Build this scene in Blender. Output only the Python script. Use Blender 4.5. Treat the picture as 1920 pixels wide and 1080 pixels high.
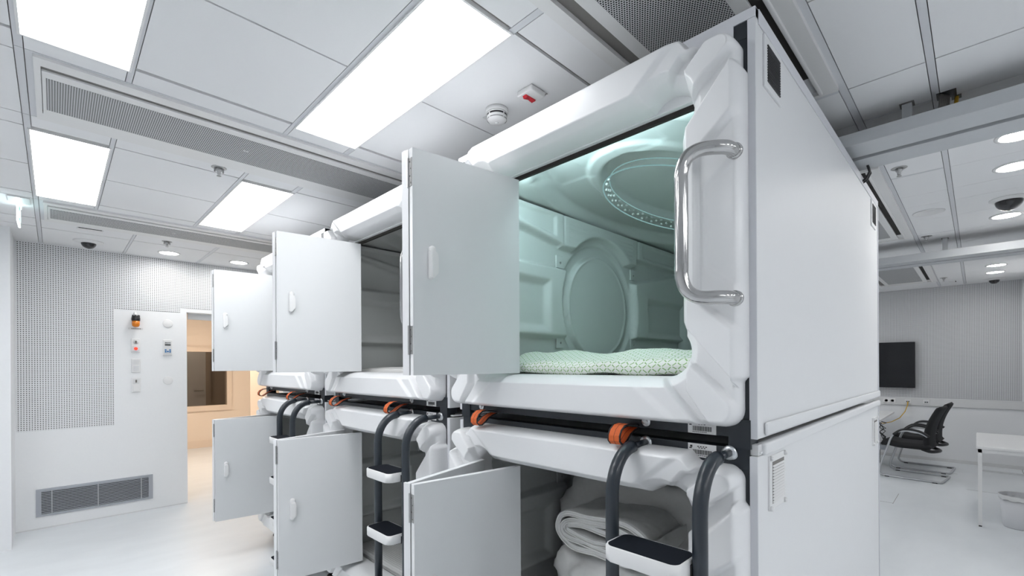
import bpy, bmesh, math, random
from mathutils import Vector, Matrix, noise
random.seed(7)
for o in list(bpy.data.objects): bpy.data.objects.remove(o)
S = bpy.context.scene
COL = S.collection
PI = math.pi

# ------------------------------------------------------------------ camera
CAM_H = 1.55
cam_d = bpy.data.cameras.new('camera'); cam = bpy.data.objects.new('camera', cam_d); COL.objects.link(cam)
F_PX = 864.68; YAW = math.radians(45.259); ROLL = math.radians(-0.3223); CY = 684.67
cam_d.sensor_fit = 'HORIZONTAL'; cam_d.sensor_width = 36.0
cam_d.lens = F_PX * 36.0 / 1920.0
cam_d.shift_y = (CY - 540.0) / 1920.0
cam_d.clip_start = 0.02; cam_d.clip_end = 100
fw = Vector((math.cos(YAW), math.sin(YAW), 0)); rt = Vector((math.sin(YAW), -math.cos(YAW), 0)); up = Vector((0, 0, 1))
r2 = rt * math.cos(ROLL) + up * math.sin(ROLL); u2 = up * math.cos(ROLL) - rt * math.sin(ROLL)
cam.matrix_world = Matrix(((r2.x, u2.x, -fw.x, 0), (r2.y, u2.y, -fw.y, 0), (r2.z, u2.z, -fw.z, CAM_H), (0, 0, 0, 1)))
S.camera = cam

# ------------------------------------------------------------------ world, exposure
w = bpy.data.worlds.new('world'); S.world = w; w.use_nodes = True
w.node_tree.nodes['Background'].inputs[0].default_value = (0.5, 0.52, 0.55, 1)
w.node_tree.nodes['Background'].inputs[1].default_value = 0.15
S.view_settings.view_transform = 'Standard'; S.view_settings.look = 'None'
S.view_settings.gamma = 1.0; S.view_settings.use_curve_mapping = False
S.view_settings.exposure = 0.75
PANEL_E = 7.0      # emission of the ceiling light panels
SPOT_E = 46.0       # emission of the round downlights

# ------------------------------------------------------------------ materials
def nodes(m):
    m.use_nodes = True
    return m.node_tree.nodes, m.node_tree.links, m.node_tree.nodes['Principled BSDF']
def mat(name, col, rough=0.5, metal=0.0, var=0.03, bump=0.0, scale=30.0, coat=0.0, emis=None, es=0.0):
    m = bpy.data.materials.new(name); N, L, b = nodes(m)
    b.inputs['Roughness'].default_value = rough; b.inputs['Metallic'].default_value = metal
    if coat: b.inputs['Coat Weight'].default_value = coat; b.inputs['Coat Roughness'].default_value = 0.12
    tc = N.new('ShaderNodeTexCoord'); nz = N.new('ShaderNodeTexNoise'); nz.inputs['Scale'].default_value = scale
    L.new(tc.outputs['Object'], nz.inputs['Vector'])
    mx = N.new('ShaderNodeMix'); mx.data_type = 'RGBA'
    mx.inputs[6].default_value = (*[c * (1 - var) for c in col], 1); mx.inputs[7].default_value = (*[min(1, c * (1 + var)) for c in col], 1)
    L.new(nz.outputs['Fac'], mx.inputs[0]); L.new(mx.outputs[2], b.inputs['Base Color'])
    if bump:
        bp = N.new('ShaderNodeBump'); bp.inputs['Strength'].default_value = bump; bp.inputs['Distance'].default_value = 0.002
        L.new(nz.outputs['Fac'], bp.inputs['Height']); L.new(bp.outputs['Normal'], b.inputs['Normal'])
    if emis: b.inputs['Emission Color'].default_value = (*emis, 1); b.inputs['Emission Strength'].default_value = es
    return m
def perf(name, col, hole, pu, pv, rad, ax=(0, 2), hexa=False, rough=0.6):
    """a sheet drilled with a regular field of small holes: flat pattern on object coordinates"""
    m = bpy.data.materials.new(name); N, L, b = nodes(m); b.inputs['Roughness'].default_value = rough
    tc = N.new('ShaderNodeTexCoord'); sp = N.new('ShaderNodeSeparateXYZ'); L.new(tc.outputs['Object'], sp.inputs[0])
    def M(op, a, c=None, d=None):
        n = N.new('ShaderNodeMath'); n.operation = op
        for i, v in enumerate((a, c, d)):
            if v is None: continue
            if isinstance(v, (int, float)): n.inputs[i].default_value = v
            else: L.new(v, n.inputs[i])
        return n.outputs[0]
    u = M('DIVIDE', sp.outputs[ax[0]], pu); v = M('DIVIDE', sp.outputs[ax[1]], pv)
    if hexa:
        odd = M('FRACT', M('MULTIPLY', M('FLOOR', u), 0.5))      # 0 or .5
        v = M('ADD', v, odd)
    fu = M('MULTIPLY', M('SUBTRACT', M('FRACT', u), 0.5), pu); fv = M('MULTIPLY', M('SUBTRACT', M('FRACT', v), 0.5), pv)
    d = M('SQRT', M('ADD', M('MULTIPLY', fu, fu), M('MULTIPLY', fv, fv)))
    inside = M('LESS_THAN', d, rad)
    mx = N.new('ShaderNodeMix'); mx.data_type = 'RGBA'; mx.inputs[6].default_value = (*col, 1); mx.inputs[7].default_value = (*hole, 1)
    L.new(inside, mx.inputs[0]); L.new(mx.outputs[2], b.inputs['Base Color'])
    return m
def emit(name, col, s):
    m = bpy.data.materials.new(name); m.use_nodes = True; N = m.node_tree.nodes; L = m.node_tree.links
    N.clear(); e = N.new('ShaderNodeEmission'); o = N.new('ShaderNodeOutputMaterial')
    e.inputs[0].default_value = (*col, 1); e.inputs[1].default_value = s; L.new(e.outputs[0], o.inputs[0]); return m

M = {}
M['wall'] = mat('wall_paint', (0.83, 0.84, 0.85), 0.6, var=0.015, bump=0.05, scale=60)
M['wall_plain'] = mat('wall_paint_plain', (0.82, 0.83, 0.845), 0.6, var=0.015, bump=0.05, scale=60)
M['perf'] = perf('perforated_wallboard', (0.76, 0.77, 0.78), (0.03, 0.03, 0.033), 0.0183, 0.0183, 0.0043)
M['perf_back'] = perf('perforated_wallboard_back', (0.66, 0.67, 0.69), (0.06, 0.06, 0.065), 0.0183, 0.0183, 0.0046, ax=(1, 2))
M['beamperf'] = perf('perforated_metal', (0.66, 0.67, 0.68), (0.012, 0.013, 0.015), 0.0083, 0.0096, 0.0033, ax=(0, 1), hexa=True)
M['tile'] = mat('ceiling_tile_white', (0.84, 0.845, 0.855), 0.75, var=0.01, bump=0.03, scale=90)
M['rail'] = mat('ceiling_rail_grey', (0.68, 0.69, 0.715), 0.5, var=0.01)
M['beam'] = mat('beam_enamel', (0.80, 0.80, 0.795), 0.42, var=0.01)
M['slot'] = mat('slot_dark', (0.025, 0.022, 0.02), 0.8)
M['slotgrey'] = mat('slot_taupe', (0.22, 0.21, 0.20), 0.7)
M['shell'] = mat('shell_white_plastic', (0.82, 0.825, 0.835), 0.32, var=0.006, coat=0.15)
M['panel'] = mat('panel_white_laminate', (0.77, 0.78, 0.79), 0.55, var=0.008)
M['pedge'] = mat('panel_edge', (0.70, 0.71, 0.745), 0.4, var=0.01)
M['door'] = mat('door_white_laminate', (0.72, 0.735, 0.745), 0.5, var=0.008)
M['dedge'] = mat('door_edge_white', (0.82, 0.825, 0.84), 0.35, var=0.01)
M['frame'] = mat('frame_black_steel', (0.016, 0.021, 0.028), 0.42, var=0.1, scale=15)
M['ladder'] = mat('ladder_dark_grey_steel', (0.018, 0.025, 0.034), 0.36, var=0.05, coat=0.2)
M['rubber'] = mat('black_rubber', (0.006, 0.008, 0.013), 0.75, var=0.2, bump=0.1, scale=200)
M['rubber'].node_tree.nodes['Principled BSDF'].inputs['Specular IOR Level'].default_value = 0.15
M['chrome'] = mat('polished_steel', (0.52, 0.515, 0.51), 0.1, 1.0, var=0.02)
M['steel'] = mat('hinge_steel', (0.45, 0.45, 0.45), 0.35, 1.0, var=0.08, scale=80)
M['zinc'] = mat('bolt_zinc', (0.7, 0.72, 0.74), 0.3, 1.0)
M['liner'] = mat('liner_plastic', (0.58, 0.60, 0.59), 0.45, var=0.01)
M['strap'] = mat('strap_orange_webbing', (0.68, 0.13, 0.025), 0.7, var=0.12, bump=0.4, scale=250)
M['strapedge'] = mat('strap_black_edge', (0.012, 0.012, 0.015), 0.7)
M['paper'] = mat('label_paper', (0.78, 0.78, 0.78), 0.5)
M['ink'] = mat('label_ink', (0.03, 0.03, 0.03), 0.6)
M['quilt'] = mat('quilt_white_cotton', (0.72, 0.72, 0.71), 0.9, var=0.05, bump=0.35, scale=45)
M['seam'] = mat('quilt_piping', (0.80, 0.80, 0.79), 0.9, var=0.03)
M['black'] = mat('black_satin', (0.012, 0.012, 0.014), 0.35)
M['fabric'] = mat('chair_black_fabric', (0.011, 0.011, 0.013), 0.8, var=0.2, bump=0.2, scale=300)
M['screen'] = mat('screen_glass', (0.006, 0.007, 0.010), 0.12)
M['alu'] = mat('silver_tube', (0.55, 0.56, 0.58), 0.3, 0.9, var=0.03)
M['greymetal'] = mat('grille_grey_metal', (0.40, 0.42, 0.46), 0.45, 0.25, var=0.03)
M['tray'] = mat('tray_grey_enamel', (0.53, 0.55, 0.57), 0.4, var=0.02)
M['trayslot'] = mat('tray_slot', (0.07, 0.075, 0.085), 0.5)
M['white'] = mat('white_plastic', (0.80, 0.80, 0.80), 0.35, var=0.01)
M['offwhite'] = mat('offwhite_plastic', (0.70, 0.705, 0.71), 0.4, var=0.02)
M['cable_y'] = mat('yellow_cable', (0.62, 0.38, 0.03), 0.5)
M['cable_g'] = mat('grey_cable', (0.17, 0.16, 0.15), 0.5)
M['red'] = mat('red_plastic', (0.55, 0.012, 0.025), 0.35)
M['amber'] = mat('amber_lens', (0.75, 0.22, 0.01), 0.25, var=0.15, scale=60)
M['redled'] = mat('red_lamp', (0.6, 0.02, 0.01), 0.3, emis=(1, 0.05, 0.01), es=0.6)
M['blue'] = mat('blue_key', (0.02, 0.17, 0.42), 0.4)
M['lcd'] = mat('lcd_dark', (0.11, 0.12, 0.12), 0.25)
M['peach'] = mat('peach_wall', (0.85, 0.73, 0.61), 0.6, var=0.01)
M['peachdark'] = mat('peach_frame', (0.80, 0.67, 0.55), 0.5, var=0.01)
M['taupe'] = mat('taupe_door', (0.42, 0.36, 0.30), 0.5, var=0.03)
M['exitgreen'] = mat('exit_green', (0.02, 0.35, 0.24), 0.3, emis=(0.05, 0.6, 0.45), es=0.5)
M['panel_light'] = emit('light_panel_glow', (0.97, 0.985, 1.0), PANEL_E)
M['spot_light'] = emit('downlight_glow', (1.0, 0.985, 0.96), SPOT_E)
M['exit_light'] = emit('exit_sign_glow', (0.80, 0.97, 1.0), 2.2)
M['led'] = emit('cyan_led', (0.55, 0.95, 0.95), 0.24)  # emission standing in for a pale cyan edge highlight
M['strip'] = emit('teal_led_strip', (0.68, 0.97, 1.0), 44.0)  # glow of the added strip that tints the near capsule
M['warm_light'] = emit('warm_lamp_glow', (1.0, 0.88, 0.75), 15.0)

def glass(name, col):
    m = bpy.data.materials.new(name); N, L, b = nodes(m)
    b.inputs['Base Color'].default_value = (*col, 1); b.inputs['Roughness'].default_value = 0.03
    b.inputs['Transmission Weight'].default_value = 1.0; b.inputs['IOR'].default_value = 1.15; return m
M['glass'] = glass('window_glass', (0.55, 0.5, 0.45))
M['dome'] = mat('smoked_dome', (0.008, 0.008, 0.01), 0.08, coat=0.5)

def floor_mat():
    m = bpy.data.materials.new('floor_resin'); N, L, b = nodes(m)
    tc = N.new('ShaderNodeTexCoord'); mp = N.new('ShaderNodeMapping'); mp.inputs['Scale'].default_value = (0.9, 2.2, 1)
    nz = N.new('ShaderNodeTexNoise'); nz.inputs['Scale'].default_value = 2.2; nz.inputs['Detail'].default_value = 6
    L.new(tc.outputs['Object'], mp.inputs[0]); L.new(mp.outputs[0], nz.inputs['Vector'])
    cr = N.new('ShaderNodeValToRGB'); cr.color_ramp.elements[0].color = (0.72, 0.75, 0.775, 1); cr.color_ramp.elements[1].color = (0.77, 0.80, 0.825, 1)
    cr.color_ramp.elements[0].position = 0.3; cr.color_ramp.elements[1].position = 0.7
    L.new(nz.outputs['Fac'], cr.inputs[0]); L.new(cr.outputs[0], b.inputs['Base Color']); b.inputs['Roughness'].default_value = 0.33
    return m
M['floor'] = floor_mat()
def ribbed(name, col, scale):
    m = bpy.data.materials.new(name); N, L, b = nodes(m); b.inputs['Roughness'].default_value = 0.9
    tc = N.new('ShaderNodeTexCoord'); wv = N.new('ShaderNodeTexWave'); wv.inputs['Scale'].default_value = scale; wv.inputs['Distortion'].default_value = 1.5
    wv.bands_direction = 'X'
    L.new(tc.outputs['Object'], wv.inputs['Vector']); mx = N.new('ShaderNodeMix'); mx.data_type = 'RGBA'
    mx.inputs[6].default_value = (*[c * .86 for c in col], 1); mx.inputs[7].default_value = (*col, 1)
    L.new(wv.outputs['Fac'], mx.inputs[0]); L.new(mx.outputs[2], b.inputs['Base Color'])
    bp = N.new('ShaderNodeBump'); bp.inputs['Strength'].default_value = 0.4; bp.inputs['Distance'].default_value = 0.004
    L.new(wv.outputs['Fac'], bp.inputs['Height']); L.new(bp.outputs['Normal'], b.inputs['Normal']); return m
M['mattress'] = ribbed('mattress_ribbed_cover', (0.70, 0.70, 0.69), 22)
def duvet_mat():
    """white cotton printed with short green dashes that form a diamond lattice (on UV)"""
    m = bpy.data.materials.new('duvet_green_print'); N, L, b = nodes(m); b.inputs['Roughness'].default_value = 0.9
    uv = N.new('ShaderNodeTexCoord'); sp = N.new('ShaderNodeSeparateXYZ'); L.new(uv.outputs['UV'], sp.inputs[0])
    def MM(op, a, c=None):
        n = N.new('ShaderNodeMath'); n.operation = op
        for i, v in enumerate((a, c)):
            if v is None: continue
            if isinstance(v, (int, float)): n.inputs[i].default_value = v
            else: L.new(v, n.inputs[i])
        return n.outputs[0]
    p = 0.034
    a = MM('DIVIDE', MM('ADD', sp.outputs[0], sp.outputs[1]), p); c = MM('DIVIDE', MM('SUBTRACT', sp.outputs[0], sp.outputs[1]), p)
    def dash(x, y):
        near = MM('LESS_THAN', MM('ABSOLUTE', MM('SUBTRACT', MM('FRACT', x), 0.5)), 0.085)
        seg = MM('GREATER_THAN', MM('ABSOLUTE', MM('SUBTRACT', MM('FRACT', y), 0.5)), 0.17)
        return MM('MULTIPLY', near, seg)
    f = MM('MAXIMUM', dash(a, c), dash(c, a))
    mx = N.new('ShaderNodeMix'); mx.data_type = 'RGBA'; mx.inputs[6].default_value = (0.80, 0.83, 0.78, 1); mx.inputs[7].default_value = (0.30, 0.48, 0.22, 1)
    L.new(f, mx.inputs[0]); L.new(mx.outputs[2], b.inputs['Base Color']); return m
M['duvet'] = duvet_mat()

# ------------------------------------------------------------------ helpers
def link(name, me, m=None, parent=None, loc=None):
    o = bpy.data.objects.new(name, me); COL.objects.link(o)
    if m is not None and len(me.materials) == 0: me.materials.append(M[m] if isinstance(m, str) else m)
    if parent: o.parent = parent
    if loc: o.location = loc
    return o
def mesh(name, bm, smooth=False, recalc=True):
    if recalc: bmesh.ops.recalc_face_normals(bm, faces=bm.faces)
    me = bpy.data.meshes.new(name); bm.to_mesh(me); bm.free()
    if smooth:
        for p in me.polygons: p.use_smooth = True
    return me
def box(bm, a, b, bev=0.0, seg=2):
    a = Vector(a); b = Vector(b)
    r = bmesh.ops.create_cube(bm, size=1.0)
    vs = r['verts']; c = (a + b) / 2; s = b - a
    for v in vs: v.co = Vector((c.x + v.co.x * s.x, c.y + v.co.y * s.y, c.z + v.co.z * s.z))
    if bev > 0:
        es = list({e for v in vs for e in v.link_edges})
        bmesh.ops.bevel(bm, geom=es, offset=bev, segments=seg, profile=0.5, affect='EDGES')
def B(name, a, b, m, parent=None, bev=0.0, seg=2, smooth=False):
    bm = bmesh.new(); box(bm, a, b, bev, seg); return link(name, mesh(name, bm, smooth or False), m, parent)
def tube(bm, pts, r, n=12, caps=True):
    pts = [Vector(p) for p in pts]; rings = []
    rs = r if isinstance(r, (list, tuple)) else [r] * len(pts)
    t0 = (pts[1] - pts[0]).normalized(); ref = Vector((0, 0, 1)) if abs(t0.z) < 0.9 else Vector((1, 0, 0))
    nrm = (ref - t0 * ref.dot(t0)).normalized()
    for i, p in enumerate(pts):
        t = (pts[min(i + 1, len(pts) - 1)] - pts[max(i - 1, 0)]).normalized()
        nrm = (nrm - t * nrm.dot(t)).normalized(); bi = t.cross(nrm)
        rings.append([bm.verts.new(p + (nrm * math.cos(2 * PI * k / n) + bi * math.sin(2 * PI * k / n)) * rs[i]) for k in range(n)])
    for i in range(len(rings) - 1):
        for k in range(n): bm.faces.new((rings[i][k], rings[i][(k + 1) % n], rings[i + 1][(k + 1) % n], rings[i + 1][k]))
    if caps: bm.faces.new(rings[0][::-1]); bm.faces.new(rings[-1])
def T(name, pts, r, m, parent=None, n=12):
    bm = bmesh.new(); tube(bm, pts, r, n); return link(name, mesh(name, bm, True), m, parent)
def lathe(bm, prof, c=(0, 0, 0), axis='z', n=32):
    """prof: (radius, height) list"""
    c = Vector(c); rings = []
    for r, h in prof:
        ring = []
        for k in range(n):
            a = 2 * PI * k / n; x, y = math.cos(a) * r, math.sin(a) * r
            ring.append(bm.verts.new(c + {'z': Vector((x, y, h)), 'x': Vector((h, x, y)), 'y': Vector((x, h, y))}[axis]))
        rings.append(ring)
    for i in range(len(rings) - 1):
        for k in range(n): bm.faces.new((rings[i][k], rings[i][(k + 1) % n], rings[i + 1][(k + 1) % n], rings[i + 1][k]))
    if prof[0][0] > 1e-5: bm.faces.new(rings[0])
    if prof[-1][0] > 1e-5: bm.faces.new(rings[-1])
def LA(name, prof, m, parent=None, c=(0, 0, 0), axis='z', n=32, smooth=True):
    bm = bmesh.new(); lathe(bm, prof, c, axis, n); bmesh.ops.remove_doubles(bm, verts=bm.verts, dist=1e-6); return link(name, mesh(name, bm, smooth), m, parent)
def prism(bm, poly, d0, d1, axis):
    """poly in the two remaining axes, extruded d0..d1 along axis"""
    def P(u, v, d): return {'x': (d, u, v), 'y': (u, d, v), 'z': (u, v, d)}[axis]
    A = [bm.verts.new(P(u, v, d0)) for u, v in poly]; C = [bm.verts.new(P(u, v, d1)) for u, v in poly]
    n = len(poly)
    for i in range(n): bm.faces.new((A[i], A[(i + 1) % n], C[(i + 1) % n], C[i]))
    bm.faces.new(A[::-1]); bm.faces.new(C)
def ringf(bm, o, i, d0, d1, axis):
    """rectangular frame: outer (u0,v0,u1,v1), inner the same, extruded d0..d1"""
    def P(u, v, d): return {'x': (d, u, v), 'y': (u, d, v), 'z': (u, v, d)}[axis]
    def q(r): return [(r[0], r[1]), (r[2], r[1]), (r[2], r[3]), (r[0], r[3])]
    v = [[bm.verts.new(P(a, b, d)) for a, b in q(r)] for r, d in ((o, d0), (i, d0), (i, d1), (o, d1))]
    for k in range(4):
        for j in range(4): bm.faces.new((v[j][k], v[j][(k + 1) % 4], v[(j + 1) % 4][(k + 1) % 4], v[(j + 1) % 4][k]))
def rrect(cx, cy, hx, hy, r, n=6):
    out = []
    for sx, sy, a0 in ((1, 1, 0), (-1, 1, PI / 2), (-1, -1, PI), (1, -1, 3 * PI / 2)):
        for k in range(n + 1):
            a = a0 + k * PI / 2 / n
            out.append((cx + sx * (hx - r) + math.cos(a) * r, cy + sy * (hy - r) + math.sin(a) * r))
    return out
def arc(c, r, a0, a1, n, f):
    return [f(c[0] + r * math.cos(a0 + (a1 - a0) * k / n), c[1] + r * math.sin(a0 + (a1 - a0) * k / n)) for k in range(n + 1)]
def thing(name, label, cat, loc=(0, 0, 0), rz=0, group=None):
    o = bpy.data.objects.new(name, None); COL.objects.link(o); o.location = loc; o.rotation_euler = (0, 0, rz)
    o.empty_display_size = 0.1
    return tag(o, label, cat, group)
def tag(o, label, cat, group=None):
    o['label'] = label; o['category'] = cat
    if group: o['group'] = group
    return o
def struct(o, label=None):
    o['kind'] = 'structure'
    if label: o['label'] = label
    return o
def grid(bm, nu, nv, f, uvl=None):
    V = [[bm.verts.new(f(i / nu, j / nv)) for j in range(nv + 1)] for i in range(nu + 1)]
    for i in range(nu):
        for j in range(nv): bm.faces.new((V[i][j], V[i + 1][j], V[i + 1][j + 1], V[i][j + 1]))
    return V
def sm(x, w=0.008):
    t = min(1, max(0, (x + w) / (2 * w))); return t * t * (3 - 2 * t)
def text(name, body, size, m, parent, loc, rot, ext=0.0004):
    cu = bpy.data.curves.new(name, 'FONT'); cu.body = body; cu.size = size; cu.extrude = ext; cu.align_x = 'CENTER'; cu.align_y = 'CENTER'
    tmp = bpy.data.objects.new('tmp', cu); COL.objects.link(tmp)
    dg = bpy.context.evaluated_depsgraph_get(); me = bpy.data.meshes.new_from_object(tmp.evaluated_get(dg))
    bpy.data.objects.remove(tmp); me.materials.clear()
    o = link(name, me, m, parent); o.location = loc; o.rotation_euler = rot; return o
CUBE = None
def cube_mesh(m):
    key = 'unit_' + m
    if key not in bpy.data.meshes:
        bm = bmesh.new(); bmesh.ops.create_cube(bm, size=1.0); me = mesh(key, bm); me.name = key; me.materials.append(M[m])
    return bpy.data.meshes[key]
def UB(name, a, b, m, parent):       # box as a scaled copy of one shared unit cube
    o = bpy.data.objects.new(name, cube_mesh(m)); COL.objects.link(o); o.parent = parent
    o.location = [(p + q) / 2 for p, q in zip(a, b)]; o.scale = [q - p for p, q in zip(a, b)]; return o

# ================================================================== ROOM
ZC = 2.75; YF = 6.34; XB = 9.9; XL = -2.6; YR = -0.47; YN = -3.6; XN = 4.6
YP = 10.5                                   # far wall of the room behind the doorway
fl = B('floor', (XL - .1, YN - .1, -0.1), (XB + .1, YP + 2.2, 0), 'floor'); struct(fl, 'pale grey seamless resin floor')
# raised-floor seams on the right: thin inlaid joints
for a, b in (((6.55, .66, 0), (7.1, .664, .0006)), ((6.575, .664, 0), (6.581, 1.3, .0006)), ((8.9, .2, 0), (8.906, .9, .0006)), ((7.9, -.4, 0), (7.906, .1, .0006)), ((9.1, -.45, 0), (9.9, -.444, .0006))):
    B('floor_joint', a, b, 'cable_g', fl)
# far wall with the doorway
bm = bmesh.new()
box(bm, (XL, YF, 0), (-.268, YF + .15, ZC + .05)); box(bm, (-.268, YF, 0), (1.065, YF + .15, ZC + .05)); box(bm, (1.065, YF, 2.173), (2.1, YF + .15, ZC + .05)); box(bm, (2.1, YF, 0), (XB, YF + .15, ZC + .05))
wf = link('wall_far', mesh('wall_far', bm), 'wall'); struct(wf, 'white far wall with perforated upper boards and doorway')
for a, b in (((-.262, .945), (.437, ZC)), ((.437, 2.165), (1.012, ZC)), ((1.012, 2.216), (3.2, ZC))):
    B('perforated_board', (a[0], YF - .0025, a[1]), (b[0], YF + .01, b[1]), 'perf', wf)
B('door_reveal', (1.065, YF + .0, 0), (1.068, YF + .15, 2.17), 'wall_plain', wf)
B('door_head_strip', (1.10, YF + .13, 2.105), (2.1, YF + .15, 2.173), 'wall_plain', wf)
struct(B('baseboard_far', (-.268, YF - .003, 0), (1.065, YF + .01, .012), 'offwhite'), 'thin white floor edging of far wall')
# left stub wall and outer walls
struct(B('wall_left', (-.9, 5.79, 0), (-.268, YF, ZC + .05), 'wall_plain'), 'pale wall end at the left edge')
struct(B('wall_side', (XL - .1, YN, 0), (XL, YF, ZC + .05), 'wall_plain'), 'white side wall out of view')
struct(B('wall_near', (XL, YN - .1, 0), (XN, YN, ZC + .05), 'wall_plain'), 'white wall behind the viewer')
struct(B('wall_return', (XN, YN - .1, 0), (XN + .1, YR, ZC + .05), 'wall_plain'), 'short white return wall')
struct(B('wall_right', (XN + .1, YR - .1, 0), (XB, YR, ZC + .05), 'wall_plain'), 'white wall at right edge')
wb = struct(B('wall_back', (XB, YR - .1, 0), (XB + .15, YF + .15, ZC + .05), 'wall_plain'), 'far right wall with perforated board above trunking')
B('perforated_board', (XB - .004, YR + .02, .985), (XB + .01, 3.2, ZC), 'perf_back', wb)
tr = struct(B('trim_1', (XB - .022, YR, .862), (XB, 3.2, .978), 'offwhite', bev=.004), 'white cable trunking along the back wall')
struct(B('baseboard_back', (XB - .012, YR, 0), (XB, 3.2, .05), 'offwhite'), 'white skirting of back wall')

# ------------------------------------------------------------------ ceiling
cl = B('ceiling', (XL - .1, YN - .1, ZC + .012), (XB + .15, YP + 2.2, ZC + .12), 'slotgrey'); struct(cl, 'white suspended ceiling of tiles, rails and chilled beams')
G = .0015
def tile(x0, x1, y0, y1, m='tile'):
    UB('ceiling_tile' if m == 'tile' else 'ceiling_rail', (x0 + G, y0 + G, ZC), (x1 - G, y1 - G, ZC + .014), m, cl)
def rail(x0, x1, y0, y1): tile(x0, x1, y0, y1, 'rail')
lightcols = [(-.085, .218), (.862, 1.178), (1.815, 2.125)]
# long rails running with the row
for x0, x1 in ((-.106, -.079), (.214, .236), (.838, .860), (1.158, 1.188), (1.79, 1.813), (2.127, 2.15)):
    for y0, y1 in ((1.02, 2.515), (3.16, 4.70)): rail(x0, x1, y0, y1)
rail(-.106, -.079, 2.515, 3.16); rail(-.106, -.079, 4.70, YF); rail(-.106, -.079, YN, 1.02)
# tile bays between the light columns
for x0, x1 in ((.236, .838), (1.188, 1.79)):
    for y0, y1 in ((1.02, 1.163), (1.175, 1.77), (1.775, 2.372), (2.392, 2.515), (3.16, 3.30), (3.31, 3.915), (3.922, 4.56), (4.57, 4.70)): tile(x0, x1, y0, y1)
for x0, x1 in ((-.079, .214), (.860, 1.158), (1.813, 2.127)):
    for y0, y1 in ((1.02, 1.163), (2.42, 2.515), (3.16, 3.30), (4.605, 4.70)): tile(x0, x1, y0, y1)
for y0, y1 in ((1.02, 1.175), (1.175, 1.77), (1.77, 2.38), (2.38, 3.155), (3.155, 3.31), (3.31, 3.92), (3.92, 4.56), (4.56, 4.70), (4.70, YF)): tile(2.15, 2.75, y0, y1)
# bays left of the first rail
for y0, y1 in ((YN, -1.9), (-1.9, -.68), (-.68, .55), (.55, 1.16), (1.16, 1.77), (1.77, 2.385), (2.4, 2.54), (2.545, 3.155), (3.16, 3.308), (3.314, 3.92), (3.925, 4.545), (4.555, 4.69), (4.70, 5.305), (5.315, 5.60), (5.61, YF)):
    tile(-.7, -.106, y0, y1); tile(-1.31, -.7, y0, y1); tile(XL, -1.31, y0, y1)
# rows beyond the second chilled beam
for x0, x1 in ((-.079, .509), (.53, 1.155), (1.185, 1.79), (1.81, 2.15)):
    for y0, y1 in ((5.32, 5.62), (5.63, YF)): tile(x0, x1, y0, y1)
rail(.509, .53, 5.32, YF); rail(1.155, 1.185, 5.32, YF)
tile(-.079, 2.15, 4.70, 5.32, 'rail'); tile(-.079, 2.15, 2.515, 3.16, 'rail'); 
# near strip above the viewer and right-hand part
for x0, x1 in ((-.079, .55), (.55, 1.16), (1.16, 1.78), (1.785, 2.47)): tile(x0, x1, .14, .394); tile(x0, x1, -.47, .113); tile(x0, x1, -1.7, -.47); tile(x0, x1, -2.96, -1.7); tile(x0, x1, YN, -2.96)
rail(-.079, 2.49, .394, .425); rail(-.079, XB, .113, .14); tile(-.079, 2.45, .425, 1.02, 'rail')
rail(2.452, 2.478, .425, 1.02); rail(2.478, XB, .394, .425)
xs = [2.475, 2.865, 3.30, 3.90, 4.39, 4.70, 5.19, 5.80, 6.40, 7.08, 7.67, 8.0, 8.56, 9.12, 9.66, XB]
for a, b in zip(xs[:-1], xs[1:]):
    tile(a, b - .02 if b in (2.865, 3.9, 5.8) else b, .14, .394); tile(a, b, YR, .113); tile(a, b, .425, 1.10); tile(a, b, 1.10, 2.4); tile(a, b, 2.4, YF)
    if b < XN + .4: tile(a, b, YN, YR)
    if b in (2.865, 3.9, 5.8): rail(b - .02, b, .14, .394)

def light_panel(x0, x1, y0, y1, label):
    t = thing('light_panel', label, 'ceiling light', ((x0 + x1) / 2, (y0 + y1) / 2, ZC), group='ceiling light panels')
    hx, hy = (x1 - x0) / 2, (y1 - y0) / 2
    bm = bmesh.new(); e = .004
    ringf(bm, (-hx - e, -hy - e, hx + e, hy + e), (-hx + e, -hy + e, hx - e, hy - e), -.006, .01, 'z')
    link('frame', mesh('panel_frame', bm), 'white', t)
    bm = bmesh.new(); box(bm, (-hx + e, -hy + e, -.003), (hx - e, hy - e, .008)); link('diffuser', mesh('diffuser', bm), 'panel_light', t)
light_panel(-.088, .221, 1.17, 2.408, 'bright rectangular light panel cut by the top left edge of the ceiling')
light_panel(.860, 1.180, 1.18, 2.408, 'largest bright light panel above the nearest folding door')
light_panel(-.090, .221, 3.333, 4.592, 'bright light panel between the two chilled beams, near the exit sign')
light_panel(.860, 1.182, 3.333, 4.594, 'bright light panel between the chilled beams, right above the farthest capsule')

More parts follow.
